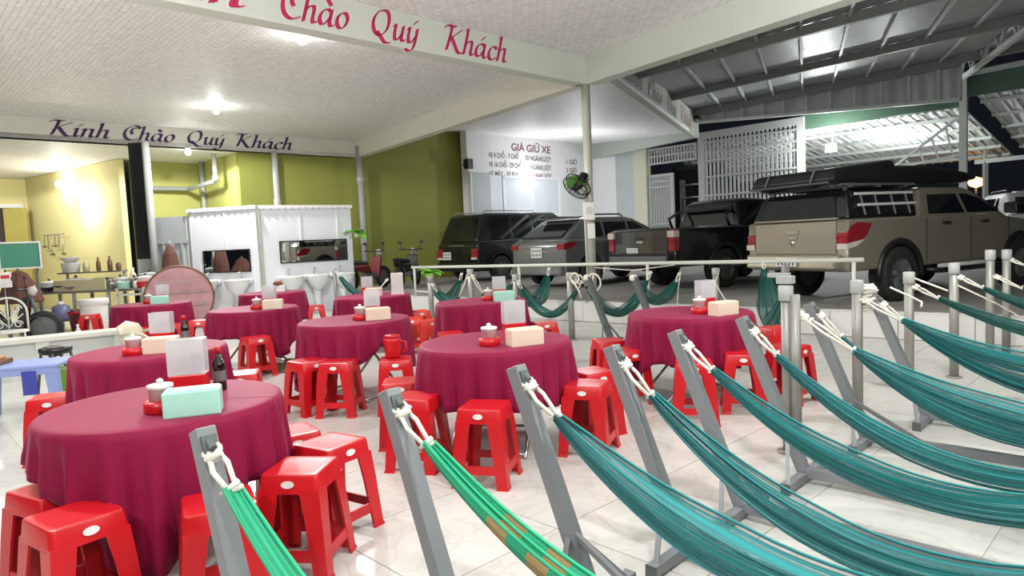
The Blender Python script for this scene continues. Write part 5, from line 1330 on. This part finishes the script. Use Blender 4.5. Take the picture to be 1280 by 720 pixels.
# cream plastic armchair
ac = thing('plastic_armchair', 'cream plastic armchair behind the second left table', 'chair', (-4.62, 8.45, 0), R_(-100)); ac.scale = (.78, .78, .80)
MB().grid([[(x, -.22 - .05 * (1 - abs(x) / .26) - .0, .42) for x in (-.26, -.13, 0, .13, .26)], [(x, -.27 - .05 * (1 - abs(x) / .26), .65) for x in (-.26, -.13, 0, .13, .26)], [(x * .92, -.33 - .03 * (1 - abs(x) / .26), .82 - abs(x) * .25) for x in (-.26, -.13, 0, .13, .26)]]).build('backrest', mat('cream_chair', (.64, .60, .46), .4), ac, True).modifiers.new('thickness', 'SOLIDIFY').thickness = .012
CRC = MATS['cream_chair']
MB().box((0, 0, .41), (.50, .48, .03)).build('seat', CRC, ac, bevel=.012)
for s in (-1, 1):
    MB().tube([(s * .26, -.25, .62), (s * .28, -.1, .66), (s * .28, .15, .64), (s * .26, .22, .60), (s * .25, .22, .42)], .022, 8).build('arm', CRC, ac, True)
    for y in (-.2, .2): MB().bar((s * .22, y, .41), (s * .26, y * 1.15, 0), .045).build('leg', CRC, ac)
# pale blue plastic table with things on and beside it
bt = thing('plastic_table', 'small pale blue plastic table at the left edge', 'table', (-4.62, 6.28, 0), R_(12))
MB().box((0, 0, .50), (.78, .50, .035)).build('tabletop', BLUEP, bt, bevel=.012)
for x in (-.33, .33):
    for y in (-.2, .2): MB().hexa([(x * 1.12 - .04, y * 1.12 - .03, 0), (x * 1.12 + .04, y * 1.12 - .03, 0), (x * 1.12 + .04, y * 1.12 + .03, 0), (x * 1.12 - .04, y * 1.12 + .03, 0)], [(x - .05, y - .04, .49), (x + .05, y - .04, .49), (x + .05, y + .04, .49), (x - .05, y + .04, .49)]).build('leg', BLUEP, bt)
MB().box((.16, -.245, .36), (.12, .02, .22)).build('side_panel', BLUED, bt, bevel=.006)
MB().box((0, -.235, .46), (.68, .02, .06)).build('apron', BLUEP, bt, bevel=.006)
tr_ = thing('wooden_tray', 'brown wooden tray on the pale blue table', 'tray', (-4.90, 6.24, .5195), R_(12))
MB().box((0, 0, .02), (.30, .26, .04)).build('tray', WOOD, tr_, bevel=.006); MB().box((0, 0, .055), (.22, .18, .03)).build('load', mat('peach_food', (.55, .30, .15), .6), tr_, bevel=.01)
st_ = thing('gas_stove', 'black gas stove ring standing behind the pale blue table', 'stove', (-4.75, 6.95, 0))
MB().lathe([(.13, .50), (.15, .52), (.15, .56), (.12, .575), (.05, .565), (0, .565)], 20).build('burner', BLACK, st_, True)
for k in range(4): a = k * PI / 2 + .4; MB().tube([(.13 * math.cos(a), .13 * math.sin(a), .52), (.2 * math.cos(a), .2 * math.sin(a), 0)], .014, 6).build('leg', STEELD, st_, True)
MB().lathe([(.05, .40), (.07, .50), (0, .51)], 12).build('mixer', CHROME, st_, True)
lb_ = thing('lime_basket', 'lime green plastic basket beside the pale blue table', 'basket', (-4.36, 6.62, 0))
MB().lathe([(.14, 0), (.15, .01), (.19, .42), (.205, .43), (.20, .44), (.18, .42), (.14, .03), (0, .03)], 22).build('basket', LIMEP, lb_, True); MB().lathe([(.207, .41), (.215, .42), (.207, .445)], 22, cap=False).build('rim', mat('pale_lime', (.55, .7, .35), .4), lb_, True)
# buckets, jug
t = thing('bucket', 'tall white bucket with lid', 'bucket', (-7.98, 12.85, 0))
MB().lathe([(.20, 0), (.21, .02), (.24, .66), (.235, .68), (0, .68)], 24).build('pail', WPLAS, t, True); MB().lathe([(.245, .58), (.26, .60), (.26, .67), (.25, .70), (0, .70)], 24).build('lid', WPLAS, t, True)
t = thing('water_jug', 'slate blue water drum with white cap', 'drum', (-9.12, 13.62, .237)); t.scale = (.8, .8, .62)
MB().lathe([(.18, 0), (.20, .03), (.20, .46), (.12, .52), (.06, .54), (0, .54)], 22).build('drum', JUGB, t, True); MB().lathe([(.07, .53), (.075, .54), (.07, .62), (0, .63)], 14).build('cap', WPLAS, t, True)
t = thing('red_tub', 'maroon tub left of the white bucket', 'tub', (-8.5, 13.3, 0))
MB().lathe([(.19, 0), (.24, .42), (.25, .43), (.225, .42), (.18, .02), (0, .02)], 20).build('tub', MAROON, t, True); MB().lathe([(.245, .40), (.265, .41), (.245, .44)], 20, cap=False).build('rim', RED, t, True)
t = thing('spray_bottle', 'small white bottle in front of the lone red stool', 'bottle', (-7.60, 11.74, 0))
MB().lathe([(.05, 0), (.052, .2), (.02, .27), (.02, .3), (0, .3)], 14).build('bottle', WPLAS, t, True); MB().lathe([(.022, .29), (.024, .33), (0, .335)], 10).build('cap', STICK, t, True)
# kitchen counter with shelves and vessels
K0 = Vector((-9.62, 13.75, 0)); kt = thing('kitchen_counter', 'long beige kitchen counter along the yellow wall', 'counter', tuple(K0), 0)
MB().box((1.05, .3, .80), (2.3, .7, .05)).build('worktop', CHROME, kt, bevel=.006)
MB().box((.85, -.02, .93), (1.05, .04, .22)).build('splash_panel', BEIGE, kt)
for x in (.02, .7, 1.4, 2.1):
    for y in (0, .6): MB().box((x, y, .39), (.05, .05, .78)).build('leg', GATEM, kt)
MB().box((1.05, .3, .22), (2.2, .6, .03)).build('lower_shelf', GATEM, kt); MB().box((.85, .45, 1.18), (1.3, .3, .03)).build('upper_shelf', CHROME, kt)
for x in (.25, 1.45): MB().box((x, .55, 1.0), (.04, .04, .38)).build('shelf_post', GATEM, kt)
for x in (1.62, 2.16): MB().box((x, -.06, .42), (.04, .04, .84)).build('leg', WMETAL, kt)
for z in (.50, .70): MB().box((1.89, -.06, z), (.54, .04, .04)).build('rack_rail', WMETAL, kt)
POTP = {'pot': [(.13, 0), (.14, .02), (.14, .16), (.15, .17), (.13, .175), (.02, .20), (0, .21)], 'bowl': [(.06, 0), (.13, .07), (.14, .08), (.12, .075), (.05, .01), (0, .01)], 'jar': [(.06, 0), (.065, .15), (.05, .17), (.05, .2), (0, .2)],
        'bottle': [(.045, 0), (.045, .18), (.02, .23), (.02, .29), (0, .29)], 'tubp': [(.12, 0), (.14, .14), (.15, .15), (.13, .15), (.11, .02), (0, .02)]}
kr = random.Random(12)
def vessel(name, kind, label, x, y, z, m, s=1.0, cat='pot'):
    a = 0.0; t = thing(name, label, cat, (K0.x + math.cos(a) * x - math.sin(a) * (y), K0.y + math.sin(a) * x + math.cos(a) * y, z), kr.uniform(0, 3), 'kitchen things on the beige counter')
    MB().lathe([(r * s, h * s) for r, h in POTP[kind]], 18).build('vessel', m, t, True)
    top = max(h for r, h in POTP[kind]) * s
    if kind == 'pot': MB().lathe([(.02 * s, top - .01), (.025 * s, top + .02), (0, top + .03)], 8).build('knob', BLACK, t, True)
    return t
vessel('rice_pot', 'pot', 'pale pot at the left end of the beige counter', .12, .15, .827, WPLAS, 1.1)
vessel('black_wok', 'bowl', 'dark wok in front on the beige counter, left of middle', .42, .12, .827, BLACK, 1.4, 'wok')
vessel('white_basin', 'tubp', 'white basin in the middle of the beige counter', .78, .30, .827, WPLAS, 1.4, 'basin')
vessel('steel_pot', 'pot', 'steel pot right of the white basin', 1.22, .30, .827, CHROME, 1.0)
vessel('grey_bowl', 'bowl', 'grey bowl near the right end of the counter', 1.55, .14, .827, PVC, 1.3, 'bowl')
vessel('steel_pot', 'pot', 'large steel pot toward the right end of the counter', 1.74, .38, .827, CHROME, 1.1)
vessel('white_kettle', 'pot', 'white kettle above the red basket', 2.0, .34, .827, WPLAS, 1.2, 'kettle')
vessel('red_basket', 'tubp', 'flat red basket at the right end of the counter', 2.08, .06, .827, RED, .8, 'basket')
vessel('sauce_bottle', 'bottle', 'brown bottle on the upper shelf, left of two', .98, .45, 1.197, WOOD, 1.0, 'bottle')
vessel('sauce_bottle', 'bottle', 'brown bottle on the upper shelf, right of two', 1.22, .45, 1.197, WOOD, 1.05, 'bottle')
vessel('white_box_stack', 'tubp', 'white stacked tubs at the left of the upper shelf', .40, .45, 1.197, WPLAS, 1.3, 'tub')
vessel('jar', 'jar', 'pale green jar on the upper shelf between tubs and bottles', .72, .45, 1.197, BEIGE, 1.0, 'jar')
CUPS = ['white cup in front of the steel pot beside the basin', 'grey cup behind the first white cup on the counter', 'cream cup at the back, third along the counter', 'white cup before the grey bowl', 'grey cup touching the large steel pot', 'cream cup behind the grey bowl', 'white cup next to the flat red basket']
for k in range(7): vessel('cup', 'jar', CUPS[k], 1.30 + .11 * k, .02 + .10 * (k % 3), .827, (WPLAS, PVC, CREAM)[k % 3], .7, 'cup')
CONT = ['grey tub at the left end of the lower counter shelf', 'beige tub second along the lower counter shelf', 'brown wooden tub third along the lower shelf', 'white tub fourth along the lower counter shelf', 'dark steel tub fifth along the lower shelf', 'pale grey tub at the right end of the lower shelf']
for k in range(6): vessel('container', 'tubp', CONT[k], .15 + .30 * k, .2, .237, (GATEM, BEIGE, WOOD, WPLAS, STEELD, PVC)[k], 1.1 + .2 * (k % 2), 'container')
gc = thing('gas_cylinder', 'grey gas cylinder beneath the counter at its left', 'gas cylinder', (-9.75, 13.55, 0))
MB().lathe([(.16, .0), (.17, .04), (.17, .42), (.12, .52), (.05, .55), (0, .55)], 18).build('cylinder', GATEM, gc, True); MB().lathe([(.09, .54), (.10, .56), (.10, .66), (.09, .66)], 14).build('collar', STEELG, gc, True)
EXTRA = [('stockpot', 'pot', 'large pale stockpot behind the black wok', .48, .45, .827, WPLAS, 1.3, 'pot'), ('plastic_bag', 'bowl', 'white crumpled bag shape on top of the upper shelf tubs', .40, .45, 1.39, WPLAS, 1.5, 'bag'),
 ('tub', 'tubp', 'beige tub behind the steel pot beside the basin', 1.05, .5, .827, BEIGE, 1.5, 'tub'), ('pan', 'bowl', 'dark pan leaning low at the front left of the counter', .18, -.02, .827, BLACK, 1.2, 'pan'),
 ('strainer', 'bowl', 'steel strainer bowl right of the wok', .66, .05, .827, CHROME, 1.2, 'bowl'), ('rice_cooker', 'pot', 'white rice cooker at the back right of the counter', 1.36, .54, .827, WPLAS, 1.15, 'cooker'),
 ('stacked_pot', 'pot', 'grey pot at the very back of the right counter end', 1.98, .55, .827, PVC, 1.5, 'pot'), ('tall_jar', 'bottle', 'tall pale jar between rice cooker and large steel pot', 1.60, .60, .827, CREAM, 1.4, 'jar'),
 ('tea_tin', 'jar', 'small wooden tin at the right end of the upper shelf', 1.40, .45, 1.197, WOOD, .8, 'tin'), ('green_tub', 'tubp', 'pale green tub at the front right of the counter', 1.72, .0, .827, MINT, .9, 'tub')]
for e in EXTRA: vessel(e[0], e[1], e[2], e[3], e[4], e[5], e[6], e[7], e[8])
# hanging utensils in the yellow corner
hu = thing('utensil_rail', 'utensils hanging in the corner of the yellow walls', 'utensil rail', (-13.2, 19.7, 1.95), R_(-35))
MB().tube([(-.7, 0, .25), (.7, 0, .25)], .012, 6).build('rail', STEELD, hu, True)
for k in range(6):
    x = -.6 + .24 * k; l = .3 + .12 * (k % 3); MB().tube([(x, -.02, .25), (x, -.03, .25 - l)], .012, 6).build('handle', (STEELD, WOOD, CHROME)[k % 3], hu, True); MB().lathe([(0, -.03), (.06, -.01), (.07, .02), (0, .03)], 10, (x, -.03, .22 - l)).build('ladle', (WOOD, CHROME, STEELD)[k % 3], hu, True)
# doorway, ochre panel and boards at the left edge
kd = structure(MB().box((-15.5, 20.2, 2.43), (1.8, .08, 1.33), rz=R_(44)).build('opening_dark_panel', mat('opening_dark_paint', (.045, .03, .025), .7)))  # solid panel, the opening's darkness put into its colour
MB().box((-15.5, 20.17, 3.16), (1.9, .12, .12), rz=R_(44)).build('door_head', WPLAS, kd)
tag(MB().box((-14.80, 20.45, 1.6), (.62, .06, 2.95), rz=R_(10)).build('ochre_door_leaf', OCHRE), 'narrow ochre panel beside the dark opening at the left', 'panel')
gb = thing('green_board', 'green board with pale frame at the left edge', 'board', (-9.32, 12.9, 1.34), R_(35))
MB().box((0, 0, .24), (.62, .03, .46)).build('panel', GREENB, gb); 
for z in (.0, .49): MB().box((0, -.005, z), (.66, .045, .03)).build('frame_rail', WPLAS, gb)
for x in (-.32, .32): MB().box((x, -.005, .24), (.03, .045, .46)).build('frame_post', WPLAS, gb)
for x in (-.25, .25): MB().tube([(x, .03, .0), (x, .03, -1.34)], .02, 6).build('leg', STEELD, gb, True)
bc = thing('folded_parasol', 'brown canvas cover hanging below the green board', 'cover', (-8.95, 12.3, .72))
MB().lathe([(.34, 0), (.36, .02), (.26, .30), (.14, .52), (.05, .58), (0, .58)], 12).build('canvas', BROWNC, bc, False); MB().tube([(0, 0, -.72), (0, 0, .62)], .025, 8).build('pole', STEELD, bc, True)
MB().lathe([(.26, -.72), (.26, -.67), (.05, -.63), (.03, -.57)], 16).build('base', STEELD, bc, True)
ws_ = thing('paper_sign', 'small white card with a red mark at the left edge', 'sign', (-8.55, 11.4, 1.05), R_(38))
MB().box((0, 0, .12), (.22, .012, .26)).build('card', STICK, ws_); MB().box((0.02, -.008, .17), (.12, .004, .06)).build('red_mark', RED, ws_); MB().tube([(0, .02, .0), (0, .02, -1.05)], .015, 6).build('stick', STEELD, ws_, True)
# big round tabletop standing on its edge, brown cone behind it
bd = thing('round_tabletop', 'big round steel tabletop, pink reflection painted in, standing on its edge', 'tabletop', (-6.55, 13.3, 0), R_(26))
B_ = (Vector((1, 0, 0)), Vector((0, -.12, .99)), Vector((0, -.99, -.12)))
cc = Vector((0, 0, .625))
MB().lathe([(.60, -.02), (.62, -.015), (.62, .015), (.60, .02), (0, .02)], 40, cc, B_).build('top', PINKT, bd, True)
MB().lathe([(.60, -.03), (.635, -.028), (.635, .028), (.60, .03)], 40, cc, B_, False).build('edge_band', WOOD, bd, True)
for a_, h in ((.16, .93), (-.10, .70), (.30, .45)): MB().bar(cc + Vector((-.5 * math.cos(a_), -.05, h - .625)), cc + Vector((.5 * math.cos(a_), -.05, h - .60)), .02, .03).build('brace', CHROME, bd)
MB().bar((-.35, -.02, .02), (.35, -.02, .02), .08, .03).build('foot', STEELD, bd)
cn = thing('brown_cover', 'pointed brown cloth cover behind the round tabletop', 'cover', (-7.2, 14.35, .0))
MB().lathe([(.22, 0), (.21, .6), (.18, 1.2), (.13, 1.5), (.05, 1.66), (0, 1.68)], 10).build('cloth', BROWNC, cn, False); MB().lathe([(.22, .02), (.235, .0), (.235, .06), (.22, .07)], 10).build('hem', WOOD, cn)
# lamp on the yellow wall
wl = thing('wall_lamp', 'glaring lamp high on the yellow wall', 'lamp', (-12.47, 19.28, 3.58), R_(-35))
MB().lathe([(0, -.10), (.08, -.07), (.10, 0), (.08, .07), (0, .10)], 14, (0, -.14, 0)).build('bulb', BULB, wl, True); MB().box((0, -.03, 0), (.1, .08, .1)).build('bracket', WPLAS, wl)
lamp_light((-11.7, 18.1, 2.9), 45, .1, (1, .97, .90))
ceiling_bulb(-14.0, 17.2, 4.0, 'added white bulb on the kitchen ceiling, out of view', 120)  # added out of view to brighten the dark kitchen corner
